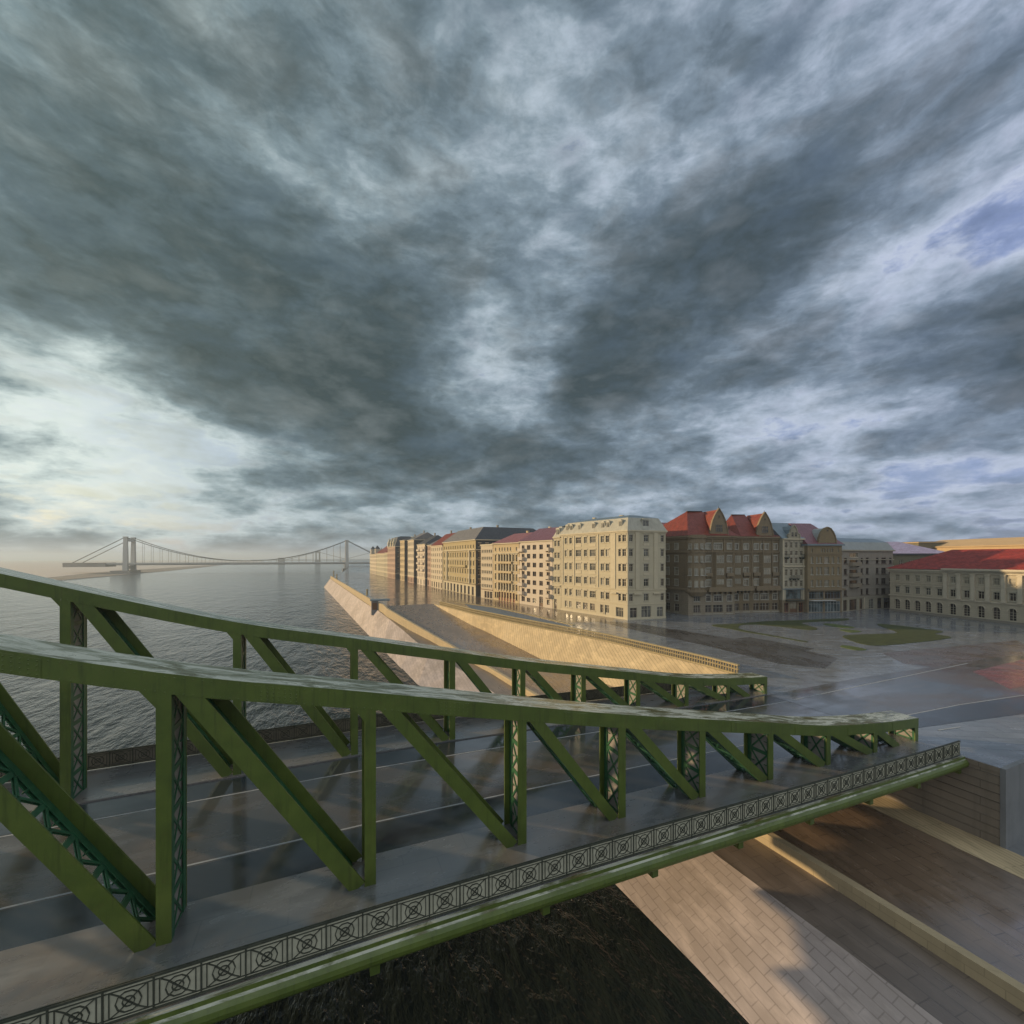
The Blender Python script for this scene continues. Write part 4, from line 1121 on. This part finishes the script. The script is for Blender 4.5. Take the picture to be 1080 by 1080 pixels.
for k in range(6):
    if k < 6:
        b.balcony(0, 1.6, 2.4, FB[k][0] - .35, 1.1, 'white_render', .85)
        b.balcony(0, 15.0, 2.0, FB[k][0] - .35, 1.1, 'white_render', .85)
b.roof_ridge('roof_plum', 4.4, .01, .01, .35); b.chimney(5, 8.5, 23, 1.6, 'white_render')

# ---- yellow pilaster house
b = Building('pilaster_house', 'yellow house with rows of tall narrow windows between pilasters and a rose tiled roof', [(52.8, 141.4), (55.85, 125.8), (71.2, 127.7), (68.2, 143.4)], 'yellow', 19.7)
cols = [4.2, 5.9, 7.6, 9.3, 11.0]
b.grid(0, cols, [(3.9, 2.1), (7.1, 2.3), (10.3, 2.3), (13.5, 2.3)], 1.0, 'two', gl='glass', fr='frame_dark', trim=1, pane=True)
b.grid(0, [1.6, 12.9, 14.5], [(3.9, 2.0), (7.1, 2.2), (10.3, 2.2), (13.5, 2.2)], 1.0, gl='glass', fr='frame', trim=2, pane=True)
b.grid(0, [1.6, 4.2, 5.9, 7.6, 9.3, 11.0, 14.5], [(17.0, 1.2)], .8, 'one', gl='glass_pale', trim=1, pane=True)
for xc in (1.6, 3.0, 14.5): b.add(0, xc, 1.0, .9, 1.9, 'two', 'frame_dark', 'glass_dark', 1, True)
for xc in cols + [12.9]: b.add(0, xc, 1.15, .05, 3.0, 'door', 'door_red', 'glass_dark', 0, True, 'door')
b.make_walls(); b.band(19.4, .32, .45, 'cream_trim', edges=[0, 1, 3]); b.band(16.1, .3, .35, 'cream_trim', 'string_course', edges=[0])
for z_ in (6.45, 9.7, 12.9): b.balcony(0, 7.6, 9.0, z_, .6, 'yellow', .55)
for xc in (5.05, 6.75, 8.45, 10.15, 3.35, 11.85): b.pilaster(0, xc, .42, 3.4, 16.1, 'cream_trim', .2)
b.roof_ridge('roof_rose', 3.6, 1.8, .01, .4); b.chimney(9, 8.5, 22.6, 1.3, 'yellow')

# ---- narrow pale house
b = Building('narrow_house', 'narrow pale flat-roofed house with tiny windows, between pilaster house and dark side street', [(51.1, 149.9), (52.75, 141.7), (68.0, 143.6), (66.4, 151.8)], 'pale', 19.4)
b.grid(0, spaced(8.4, 6, 1.0), floors(4.0, 6, 2.5, 1.1), .8, 'one', gl='glass', trim=1)
for xc in (3.4, 5.3, 7.2): b.add(0, xc, 1.5, .2, 2.4, 'shop', 'frame_dark', 'glass_dark', 0)
b.make_walls(); b.band(19.1, .5, .2, 'cream_trim', edges=[0, 1, 3]); b.band(3.1, .25, .2, 'door', 'string_course', edges=[0])
b.roof_mansard('roof_grey', .25, .4, over=.05)

# ---- large deep-yellow house
b = Building('large_house', 'large deep yellow stone house with wide grey hipped roof beyond the dark side street', [(48.1, 195.2), (50.7, 154.8), (84, 156.0), (81, 197)], 'deep_yellow', 21.7)
b.grid(0, spaced(40.4, 13, 2.0), [(4.9, 1.6), (8.3, 2.0), (11.6, 2.0), (14.9, 2.0)], 1.2, gl='glass', trim=2)
b.grid(0, spaced(40.4, 13, 2.0), [(18.4, 1.4)], 1.1, gl='glass_dark', trim=1)
b.grid(0, spaced(40.4, 9, 3.0), [(.3, 3.2)], 2.2, 'shop', gl='glass_dark', fr='frame_dark', trim=1)
b.grid(1, spaced(33, 11, 1.6), [(4.9, 1.6), (8.3, 2.0), (11.6, 2.0), (14.9, 2.0), (18.9, 1.4)], 1.2, gl='glass_dark', trim=2)
b.make_walls(base='cream', base_h=4.3, fire=(1,)); b.band(21.4, .35, .5, 'cream_trim', edges=[0, 1, 3]); b.band(17.6, .35, .6, 'cream_trim', 'string_course', edges=[0, 1]); b.band(14.1, .2, .2, 'cream_trim', 'string_course', edges=[0, 1]); b.band(4.3, .3, .35, 'brown_trim', 'string_course', edges=[0, 1])
for xc in (6.0, 34.4): b.pilaster(0, xc, .9, 4.6, 17.6, 'cream_trim', .5)
b.balcony(0, 20, 22, 11.0, .8, 'deep_yellow', .8)
mbr = MB(); P0 = offset_poly(b.P, -.45); P1 = offset_poly(b.P, 5.5)
for k in range(4):
    j = (k + 1) % 4; mbr.face([(*P0[k], 21.78), (*P0[j], 21.78), (*P1[j], 27.0), (*P1[k], 27.0)], 0 if k in (0, 3) else 1)  # slopes turned from the sun take dark slate: shade in the colour
mbr.face([(*p, 27.0) for p in P1], 1); mbr.face([(*p, 21.77) for p in P0][::-1], 1)
b.roof = mbr.build('roof', [M['roof_grey'], M['roof_dark']], b.root)
b.chimney(12, 9, 26.9, 1.3); b.chimney(30, 14, 26.9, 1.2)

# ---- the small far houses of the river row
def row_x(Y): return 64.6 - .2 * (Y - 82.2) if Y < 150 else 51.04 - .0625 * (Y - 150)
def far_house(label, y0, y1, H, wall, roofm, rise, nw, nf, gl='glass', depth=16, roof='ridge', bal=False, ground=None, dormers=0, name='row_house', group=None, side_w=True, fr='frame', proud=0):
    """y0 near end, y1 far end"""
    xn, xf = row_x(y0) - proud, row_x(y1) - proud
    d = Vector((xn - xf, y0 - y1)).normalized(); nin = Vector((-d.y, d.x))
    b = Building(name, label, [(xf, y1), (xn, y0), (xn + nin.x * depth, y0 + nin.y * depth), (xf + nin.x * depth, y1 + nin.y * depth)], wall, H, group=group)
    L = math.dist((xn, y0), (xf, y1)); step = (H - 4.2) / nf
    b.grid(0, spaced(L, nw, 1.6), floors(4.4, nf, step, step * .55), min(1.3, (L - 2) / nw * .55), gl=gl, trim=1, fr=fr)
    b.grid(0, spaced(L, max(2, nw - 1), 2.0), [(.3, 2.6)], 1.6, 'shop', gl='glass_dark', fr='frame_dark', trim=0)
    if side_w: b.grid(1, spaced(depth, 4, 2.2), floors(4.4, nf, step, step * .5), 1.1, gl='glass_dark', trim=1, fr=fr)
    b.make_walls(base=ground, base_h=3.4 if ground else 0, fire=(1,))
    b.band(H - .3, .32, .35, 'cream_trim'); b.band(3.5, .22, .22, 'cream_trim', 'string_course')
    if bal:
        for k in range(1, nf):
            for xc in (L * .25, L * .75): b.balcony(0, xc, L * .3, 4.2 + k * step, 1.0, wall, .8)
    if roof == 'ridge': b.roof_ridge(roofm, rise, .01, .01, .3)
    elif roof == 'hip': b.roof_ridge(roofm, rise, 3.5, 3.5, .3)
    elif roof == 'mansard': b.roof_mansard(roofm, rise, 2.2, 'roof_dark', 1.0, 5.0)
    else: b.roof_mansard(roofm, .3, .4, over=.05)
    for k in range(dormers): b.dormer(0, L * (k + .5) / dormers, 1.3, 1.5, H + .3, .6, 'cream_trim')
    b.chimney(L * .3, depth * .55, H + rise * .7, rise * .3 + 1.4)
    return b
far_house('pale house with a steep red and dark roof, beside the large deep yellow house', 195.6, 215, 20.6, 'pale', 'roof_red', 6.2, 6, 6, gl='glass_pale', proud=.3)
far_house('very narrow pink-brown house with a grey gable roof in the riverside row', 215.3, 225, 21.2, 'pinkish', 'roof_grey', 4.0, 3, 6, proud=-.5)
far_house('white house with stacked balconies under a dark pointed roof', 225.3, 242, 22.0, 'white_render', 'roof_dark', 5.0, 4, 5, gl='glass_dark', bal=True, roof='hip', proud=.6)
far_house('tall pale house with a grey roof and red ground floor, past the white balconied one', 248.7, 264, 25.2, 'pale', 'roof_grey', 4.4, 5, 6, ground='pinkish', proud=.8, dormers=1)
far_house('tall slim yellow house with a dark roof between two shadowed gaps', 273, 286, 25.8, 'yellow', 'roof_dark', 2.6, 4, 6, roof='hip', proud=.8)
sp = far_house('pink-tinged house crowned by small pale spires', 302, 330, 22.6, 'pinkish', 'roof_dark', 6.2, 7, 5, roof='mansard', proud=.8)
for xc in (3, 13, 22):
    mb = MB(); mb.box(xc - 1.2, xc + 1.2, -.4, 2, 22.7, 25.2)
    mb.frus([(xc - 1.3, -.5), (xc + 1.3, -.5), (xc + 1.3, 2.1), (xc - 1.3, 2.1)], 25.2, [(xc - .05, .75), (xc + .05, .75), (xc + .05, .85), (xc - .05, .85)], 29.2)
    mb.build('spire', M['cream_trim'], sp.root)
far_house('low cream house right after the spired house going upstream', 330.4, 345, 18.6, 'cream', 'roof_red', 4.0, 4, 4, gl='glass_pale')
far_house('wide cream house with long red hipped roof near the far end of the row', 345.4, 386, 18.2, 'cream', 'roof_red', 6.4, 9, 4, gl='glass_pale', roof='hip')
e_ = far_house('last cream house of the riverside row with two small turrets', 386.4, 424, 17.8, 'pale', 'roof_dark', 4.5, 9, 4, gl='glass_pale', roof='hip')
for xc in (8, 33):
    mb = MB(); mb.box(xc - 2, xc + 2, -.3, 3.6, 17.9, 22.4); mb.frus([(xc - 2.2, -.5), (xc + 2.2, -.5), (xc + 2.2, 3.8), (xc - 2.2, 3.8)], 22.4, [(xc - .3, 1.3), (xc + .3, 1.3), (xc + .3, 1.9), (xc - .3, 1.9)], 25.2, 1)
    mb.build('turret', [M['pale'], M['roof_dark']], e_.root)

# ---- brown gabled houses on the square
sq0, sq1 = Vector((84.2, 82.9)), Vector((127.7, 71.6)); sdv_ = (sq1 - sq0).normalized(); snv = Vector((-sdv_.y, sdv_.x))
def sq(t, d=0.0): return tuple(sq0 + sdv_ * t + snv * d)
OG = [(0, -.1), (1, -.1), (1, .5), (.97, 1.6), (.92, 2.8), (.85, 4.0), (.75, 5.1), (.65, 6.0), (.56, 6.6), (.53, 7.0), (.47, 7.0), (.44, 6.6), (.35, 6.0), (.25, 5.1), (.15, 4.0), (.08, 2.8), (.03, 1.6), (0, .5)]
FS = [(3.5, 1.5), (7.4, 1.5), (10.3, 1.7), (13.7, 1.5), (17.0, 1.35)]
def brown_house(label, t0, t1, poly, cols, gx, bays, side_cols, peak, base):
    b = Building('gabled_house', label, poly, 'brown', 20.4)
    for xc, w, st in cols:
        for z0, h in FS: b.add(0, xc, w, z0, h, st, 'frame_pale', 'glass_pale' if z0 > 5 else random.choice(['glass_dark', 'glass']), 3, True)
        b.add(0, xc, w + .5, .35, 2.2, 'two' if w < 1.8 else 'three', 'frame_pale', 'glass_dark', 1, True)
    for xc in side_cols:
        for z0, h in FS: b.add(3, xc, 1.2, z0, h, 'two', 'frame_pale', 'glass_pale' if z0 > 5 else 'glass_dark', 3, True)
        b.add(3, xc, 1.6, .4, 2.2, 'two', 'frame_pale', 'glass_dark', 1, True)
    if side_cols: b.add(0, 2.4, 1.9, .35, 2.2, 'three', 'frame_pale', 'glass_dark', 1, True); b.add(0, 2.4, 1.7, 3.5, 1.3, 'three', 'frame_pale', 'glass', 1, True)
    b.make_walls(base=base, base_h=6.2)
    b.band(20.0, .42, .55, 'brown_trim'); b.band(19.6, .39, .25, 'brown_trim'); b.band(16.1, .28, .28, 'brown_trim', 'string_course'); b.band(6.3, .5, .45, 'brown_trim', 'string_course')
    b.band(0, .7, .08, 'brown_base', 'plinth')
    for xc in [q for q in (3.6, 6.6, 10.0, 12.7) if q < t1 - t0]: b.pilaster(0, xc, .32, 6.9, 19.6, 'brown_trim', .16)
    for xc, w, st in cols:
        if w < 1.4: b.balcony(0, xc, w + .7, 10.1, .55, 'brown_trim', .7)
    for xc, w, z0, z1, out, wn, fl in bays: b.bay(0, xc, w, z0, z1, out, 'brown', fl, wn=wn)
    for g0, g1 in gx:
        mb = MB(); b.local_box(mb, 0, g0 - .2, g1 + .2, -1.25, .05, 6.0, 6.5); b.local_box(mb, 0, g0 - .1, g1 + .1, -1.2, -1.05, 6.503, 7.2)
        for k in range(5):
            xx = g0 + (g1 - g0) * (k + .5) / 5; b.local_box(mb, 0, xx - .15, xx + .15, -.9, .05, 5.3, 5.997)
        mb.build('balcony', M['brown_trim'], b.root)
    return b
b = brown_house('brown stone house with round corner bay, curved gable and red tent roof', 0, 13.1, [sq(0), sq(13.0), sq(13.0, 15.5), (84.0, 99.5)],
                [(5.6, 1.2, 'two'), (8.3, 2.2, 'three'), (11.5, 1.2, 'two')], [(5.2, 12.5)], [(8.3, 3.6, 7.2, 16.0, .9, 3, [(7.9, 1.3), (10.3, 1.7), (13.4, 1.9)])], [2.2, 5.0, 7.2, 9.4, 12.6], 27, 'brown_base')
# round corner bay
mb = MB(); cc = Vector((2.35, .6)); ring = [(cc.x + 2.5 * math.cos(2 * math.pi * k / 16 + .2), cc.y + 2.3 * math.sin(2 * math.pi * k / 16 + .2)) for k in range(16)]
ring2 = [(cc.x + (p[0] - cc.x) * 1.12, cc.y + (p[1] - cc.y) * 1.12) for p in ring]; ring3 = [(cc.x + (p[0] - cc.x) * .85, cc.y + (p[1] - cc.y) * .85) for p in ring]
mb.prism(ring, 6.4, 20.6)
for z_ in (6.0, 16.05, 19.7): mb.prism(ring2, z_, z_ + .38)
mb.frus(ring3, 5.0, ring2, 6.0)
tb = mb.build('corner_bay', M['brown_trim'], b.root)
for z0, h in FS[1:]:
    for an in (-150, -115, -90 + 8, -50):
        o = D.objects.new('window', window_meshes(.85, h, 'two', 'frame_pale', 'glass_pale', 1)[2]); q = R(an)
        o.location = (cc.x + 2.52 * math.cos(q), cc.y + 2.32 * math.sin(q), z0); o.rotation_euler = (0, 0, q + R(90)); link(o, tb)
mb = MB(); P0 = offset_poly(b.P, -.6)
rz_ = 27.4; r0, r1 = (3.6, 6.6), (7.6, 6.2)
A_, B_, C_, D_ = P0; zq = 20.46
mb.face([(*A_, zq), (*B_, zq), (*r1, rz_), (*r0, rz_)]); mb.face([(*B_, zq), (*C_, zq), (*r1, rz_)]); mb.face([(*C_, zq), (*D_, zq), (*r0, rz_), (*r1, rz_)]); mb.face([(*D_, zq), (*A_, zq), (*r0, rz_)])
mb.face([(*p, zq - .01) for p in P0][::-1])
b.roof = mb.build('roof', M['roof_red'], b.root)
b.gable(0, 6.0, 11.0, OG, 'brown_trim', 'roof_red', 7.0, win=[(.5, 1.0, 1.9, 1.9), (.5, 4.7, .5, .6)])
mb = MB(); mb.box(3.4, 7.7, 6.0, 6.7, 27.3, 27.48); mb.cyl((8.5, .1, 27.2), (8.5, .1, 28.3), .12, .02, 6); mb.cyl((11.5, .2, 22), (11.5, .2, 24), .12, .03, 6); mb.build('finial', M['roof_dark'], b.roof)

b = brown_house('brown stone house with flat front, curved gable at its right, right of its twin', 13.1, 27.6, [sq(13.12, 2.3), sq(27.9, 2.3), sq(27.9, 16.5), sq(13.12, 16.5)],
                [(1.6, 1.9, 'three'), (4.9, 1.3, 'two'), (7.9, 1.25, 'two'), (10.4, 2.2, 'three'), (13.5, 1.25, 'two')], [(.8, 6.2), (7.3, 14.2)],
                [(10.4, 3.6, 7.2, 16.0, .9, 3, [(7.9, 1.3), (10.3, 1.7), (13.4, 1.9)]), (1.9, 3.2, 7.2, 16.0, .8, 3, [(7.9, 1.3), (10.3, 1.7), (13.4, 1.9)])], [], 26.5, 'brown')
mb = MB(); P0 = offset_poly(b.P, [-.6, -.1, -.6, -.1]); A_, B_, C_, D_ = P0; zq = 20.46
pk0, pk1 = (5.3, 6.5), (9.2, 6.3); zk = 26.9; lf = (0.0, 6.5, 23.2); rt = (14.4, 6.5, 22.6)
mb.face([(*A_, zq), (3.0, P0[0][1], zq), (*pk0, zk), (2.2, 6.5, 23.5), lf]); mb.face([(3.0, P0[0][1], zq), (8.4, P0[0][1], zq), (*pk1, zk), (*pk0, zk)])
mb.face([(8.4, P0[0][1], zq), (*B_, zq), rt, (*pk1, zk)]); mb.face([(*B_, zq), (*C_, zq), rt]); mb.face([(*C_, zq), (*D_, zq), lf, (2.2, 6.5, 23.5), (*pk0, zk), (*pk1, zk), rt]); mb.face([(*D_, zq), (*A_, zq), lf])
b.roof = mb.build('roof', M['roof_red'], b.root)
b.gable(0, 8.0, 12.8, [(u, v * .93) for u, v in OG], 'brown_trim', 'roof_red', 6.6, win=[(.5, 1.0, 1.9, 1.8), (.5, 4.4, .5, .6)])
mb = MB(); mb.box(5.2, 9.2, 6.15, 6.7, 26.8, 26.98); mb.cyl((10.4, .1, 26.7), (10.4, .1, 27.6), .12, .02, 6); mb.build('finial', M['roof_dark'], b.roof)

# ---- slim cream house with shopfront
b = Building('shop_house', 'slim grey-cream house with triangular dormer gable and dark glazed shopfront on the square', [sq(27.92, 1.2), sq(34.55, 1.2), sq(34.55, 14), sq(27.92, 14)], 'grey_cream', 19.9)
b.grid(0, [1.1, 2.65, 4.15, 5.7], [(6.9, 1.7), (9.9, 1.7), (13.2, 1.6), (15.4, 1.2), (17.4, 1.5)], .75, 'two', gl='glass_dark', fr='frame', trim=2, pane=True)
b.add(0, 3.4, 4.6, 3.6, 2.5, 'four', 'frame_dark', 'glass_shop', 1, True); b.add(0, 1.2, 1.3, .1, 2.5, 'two', 'door_red', 'glass_dark', 0, True); b.add(0, 3.4, 2.2, .05, 2.8, 'door', 'door', 'glass_pale', 0, True, 'door'); b.add(0, 5.6, 1.3, .1, 2.5, 'two', 'door_red', 'glass_dark', 0, True)
b.make_walls(base='brown_trim', base_h=3.3); b.band(19.6, .32, .45, 'cream_trim', edges=[0]); b.band(12.3, .3, .4, 'cream_trim', 'string_course', edges=[0]); b.band(6.2, .25, .3, 'roof_zinc', 'string_course', edges=[0])
for z_, xc in ((9.2, 2.65), (9.2, 4.15), (14.9, 1.1), (14.9, 5.7)): b.balcony(0, xc, 1.3, z_, .6, 'iron', .8, solid=False)
b.pilaster(0, .3, .4, 3.5, 19.6, 'cream_trim'); b.pilaster(0, 6.45, .4, 3.5, 19.6, 'cream_trim')
mb = MB(); b.local_box(mb, 0, .9, 5.9, -.9, -.05, 3.15, 3.35); mb.build('awning', M['iron'], b.root)
b.roof_ridge('roof_zinc', 4.6, .01, .01, .1, frac=.42)
b.gable(0, 1.7, 5.1, [(0, -.1), (1, -.1), (1, 1.1), (.8, 1.5), (.72, 2.6), (.5, 3.6), (.28, 2.6), (.2, 1.5), (0, 1.1)], 'grey_cream', 'roof_zinc', 4.4, win=[(.35, .5, .7, 1.2), (.65, .5, .7, 1.2)])

# ---- ochre brown house with round gable and glass front
b = Building('arcade_house', 'ochre brown house with round-topped gable and blue-grey glass shop arcade', [sq(34.42), sq(44.9), sq(44.9, 14), sq(34.42, 14)], 'ochre_brick', 18.4)
xs7 = [1.3, 2.8, 3.9, 5.6, 7.5, 9.2]
b.grid(0, [1.3, 2.9, 4.0, (5.8, 1.5, 'three'), 7.7, 9.4], [(7.0, 1.7), (10.2, 2.0), (13.3, 1.7)], .7, 'two', gl='glass_pale', fr='frame_pale', trim=1, pane=True)
b.grid(0, [1.3, 4.3, 5.1, 5.9, 6.7, 7.5, 9.4], [(16.2, 1.0)], .5, 'one', gl='glass_pale', fr='frame_pale', trim=0, pane=True)
b.add(0, 2.6, 4.4, .1, 2.9, 'shop', 'white_awning', 'glass_shop', 0, True); b.add(0, 7.7, 4.8, .1, 2.9, 'shop', 'white_awning', 'glass_shop', 0, True); b.add(0, 2.6, 4.4, 3.7, 1.9, 'shop', 'roof_zinc', 'glass', 0, True); b.add(0, 7.7, 4.8, 3.7, 1.9, 'shop', 'roof_zinc', 'glass_dark', 0, True)
b.make_walls(base='brown_trim', base_h=6.0); b.band(18.0, .42, .5, 'roof_zinc'); b.band(5.95, .5, .6, 'brown_trim', 'string_course', edges=[0, 1]); b.band(15.6, .2, .2, 'brown_trim', 'string_course')
for k in range(12): pass
mb = MB(); b.local_box(mb, 0, .4, 7.2, -1.5, -.05, 3.25, 3.4); mb.build('awning', M['white_awning'], b.root)
b.roof_ridge('roof_plum', 6.0, .01, 4.5, .4, frac=.42)
b.gable(0, 3.2, 8.6, [(0, -.1), (1, -.1), (.99, .9), (.93, 2.2), (.83, 3.3), (.68, 4.2), (.5, 4.55), (.32, 4.2), (.17, 3.3), (.07, 2.2), (.01, .9)], 'ochre_brick', 'roof_slate', 6.5, win=[(.5, 3.4, .6, .6)])

# ---- taupe corner house with mansard
b = Building('mansard_house', 'taupe corner house with brown balconies and pale slate mansard, left of the long palace', [(127.9, 71.9), (140.9, 73.2), (150.4, 70.9), (156, 88), (131, 92)], 'taupe', 16.9)
b.grid(0, [(2.3, 1.8, 'three'), (11.6, 1.3)], floors(4.2, 4, 2.95, 1.6), 1.4, gl='glass_dark', fr='frame_dark', trim=1, pane=True)
b.grid(0, [6.8], floors(6.9, 3, 2.95, 1.5), 4.6, 'four', gl='glass_dark', fr='frame_dark', trim=0, pane=True); b.add(0, 6.8, 4.6, 15.2 - .3, 1.1, 'four', 'frame', 'glass', 1, True)
for k in range(3): b.balcony(0, 6.8, 5.2, 6.9 + 2.95 * k - .2, .9, 'brown_base', .9)
for xc, w in ((2.2, 2.2), (6.6, 4.2), (11.2, 1.8)): b.add(0, xc, w, .1, 3.0, 'shop', 'frame_dark', 'glass_dark', 0, True)
b.grid(1, [1.0, 4.4, (6.6, 1.6, 'three'), 8.9], floors(4.2, 4, 2.95, 1.7), .9, gl='glass_dark', fr='frame_dark', trim=1, pane=True)
b.add(1, 2.4, 1.8, .1, 2.9, 'arch', 'frame_pale', 'glass', 0, True); b.add(1, 5.2, 1.5, .1, 3.0, 'shop', 'frame_dark', 'glass_dark', 0, True); b.add(1, 7.8, 2.4, .1, 3.0, 'shop', 'frame_dark', 'glass_dark', 0, True)
b.make_walls(base='grey_cream', base_h=3.5); b.band(16.6, .35, .4, 'grey_cream'); b.band(14.1, .22, .2, 'grey_cream', 'string_course'); b.band(3.5, .2, .15, 'grey_cream', 'string_course')
b.pilaster(0, 12.9, .3, .1, 3.4, 'museum_trim', .2)
b.roof_mansard('roof_slate', 2.3, .9, 'roof_zinc', 1.2, 3.2)

# ---- long museum-like building on the right
MP0, MP1 = Vector((143.6, 68.4)), Vector((131.2, 5.2)); md = (MP1 - MP0).normalized(); mn = Vector((-md.y, md.x))
mp = lambda t, d=0.0: tuple(MP0 + md * t + mn * d)
LM = (MP1 - MP0).length
b = Building('long_palace', 'long three-storey beige palace with arched ground windows, pilasters and weathered red roof on the right', [mp(0), mp(LM), mp(LM, 19), mp(0, 19)], 'museum', 11.6)
left = [1.9 + 2.43 * k for k in range(5)]; right = [14.4 + 2.72 * k for k in range(11)] + [45.7 + 2.43 * k for k in range(7)]
for xc in left + right:
    b.add(0, xc, 1.25, .75, 2.7, 'arch', 'frame', 'glass_dark', 1, True)
    b.add(0, xc, 1.1, 5.15, 1.75, 'two', 'frame', 'glass' if xc < 13 else 'glass_dark', 3, True)
    b.add(0, xc, 1.1, 8.5, 1.6, 'two', 'frame', 'glass_pale', 3 if xc < 13 else 1, True)
for k in range(5): b.add(3, 2.5 + 3.4 * k, 1.2, 5.1, 1.8, 'two', 'frame', 'glass', 3, True); b.add(3, 2.5 + 3.4 * k, 1.2, 8.5, 1.6, 'two', 'frame', 'glass', 3, True)
b.make_walls(); b.band(11.3, .35, .6, 'museum_trim'); b.band(10.9, .39, .3, 'museum_trim'); b.band(4.35, .28, .22, 'museum_trim', 'string_course'); b.band(7.95, .16, .14, 'museum_trim', 'string_course', edges=[0, 3]); b.band(0, .6, .1, 'taupe', 'plinth')
for k in range(12): mb = MB(); b.pilaster(0, 13.0 + 2.72 * k, .75, 4.64, 10.55, '', .35, mb=mb); b.pilaster(0, 13.0 + 2.72 * k, .95, 10.55, 10.88, '', .45, mb=mb); b.pilaster(0, 13.0 + 2.72 * k, .95, 4.63 + .003, 4.95, '', .45, mb=mb); mb.build('pilaster', M['museum_trim'], b.root)
mb = MB(); b.local_box(mb, 0, 12.5, 43.4, -.9, .05, 11.66, 12.1); b.local_box(mb, 0, 12.7, 43.2, -.6, .05, 11.3, 11.657); mb.build('cornice', M['museum_trim'], b.root)
for xc in left + right[11:]: mb = MB(); b.local_box(mb, 0, xc - .85, xc + .85, -.28, .05, 7.35, 7.5); mb.build('window_hood', M['museum_trim'], b.root)
for xc in left + right:
    mb = MB(); a, e, n, L, an = b.edge(0); pr = None
    for k in range(9):
        t = math.pi * k / 8; q = (xc - .78 * math.cos(t), -.06, 2.83 + .78 * math.sin(t)); 
        if pr: mb.bar(pr, q, .16, .18, up=(0, 1, 0))
        pr = q
    mb.build('window_hood', M['museum_trim'], b.root)
b.roof_ridge('roof_museum', 5.1, 9.0, 8.0, .7, z=11.75, frac=.5)
for q in (22, 40): b.chimney(q, 11.5, 15.5, 2.0, 'museum')

# ---- roofs and blocks further back
b = Building('pale_roof_block', 'low block behind the palace with dark eave and mottled pale pink roof', [(166, 98), (200, 78), (212, 98), (178, 118)], 'olive', 16.2)
b.grid(0, spaced(39, 12, 2.0), [(4, 1.8), (8, 1.8), (12, 1.8)], 1.2, gl='glass_dark', trim=1)
b.make_walls(); b.band(15.7, .55, .6, 'roof_dark'); b.roof_ridge('roof_pale', 4.6, 6, 9, .8)
b = Building('tan_hall', 'long sunlit tan hall with broad low roof rising behind the red palace roof', [(246, 112), (222, 42), (262, 28), (286, 98)], 'tan', 19.4)
b.grid(0, spaced(74, 16, 3), [(6, 2.2), (12, 2.2)], 1.6, gl='glass_dark', trim=1)
b.make_walls(); b.band(19.1, .4, .5, 'tan'); b.roof_mansard('tan', 3.2, 9.0)
b = Building('dark_block', 'small dark brown flat-roofed block poking up left of the tan hall', [(236, 102), (246, 97), (250, 106), (240, 111)], 'olive', 21.5)
b.grid(0, [3, 6, 9], [(6, 2), (12, 2), (17, 2)], 1.4, gl='glass_dark', trim=1); b.make_walls(); b.band(21.2, .4, .3, 'tan'); b.roof_mansard('roof_dark', .3, .5)
b = Building('rear_house', 'rear house whose pink-violet roof shows between cream corner house and brown gabled house', [(84.0, 99.8), (98.5, 96.3), (116, 92), (120, 122), (84, 126)], 'brown', 20.2)
b.make_walls(); b.roof_mansard('roof_rose', 5.6, 8.0)
for lb, P_, w_, H_, rm in (
    ('plain taupe rear house behind the slim cream house, only its roof showing', [(112, 93), (124, 90), (128, 108), (114, 112)], 'taupe', 16, 'roof_grey'),
    ('rear house with dark roof hidden behind the large deep yellow house', [(86, 160), (110, 160), (108, 196), (84, 198)], 'pale', 19, 'roof_dark')):
    b = Building('rear_house', lb, P_, w_, H_); b.grid(0, [3, 6, 9], [(5, 1.8), (9, 1.8)], 1.2, gl='glass_dark', trim=1); b.make_walls(); b.roof_ridge(rm, 4, .01, .01)
# ------------------------------------------------------------------ haze over the river
mb = MB(); mb.box(-5900, 5100, -2900, 5050, -9.3, 49)
mv = D.materials.new('haze'); mv.use_nodes = True; mv.node_tree.nodes.clear(); q = G(mv.node_tree)
vo = q.n('ShaderNodeVolumePrincipled'); vo.inputs['Color'].default_value = (.66, .80, .95, 1); vo.inputs['Density'].default_value = .00030; vo.inputs['Anisotropy'].default_value = .3
oo = q.n('ShaderNodeOutputMaterial'); mv.node_tree.links.new(vo.outputs[0], oo.inputs['Volume'])
mb.build('haze', mv, kind='stuff')
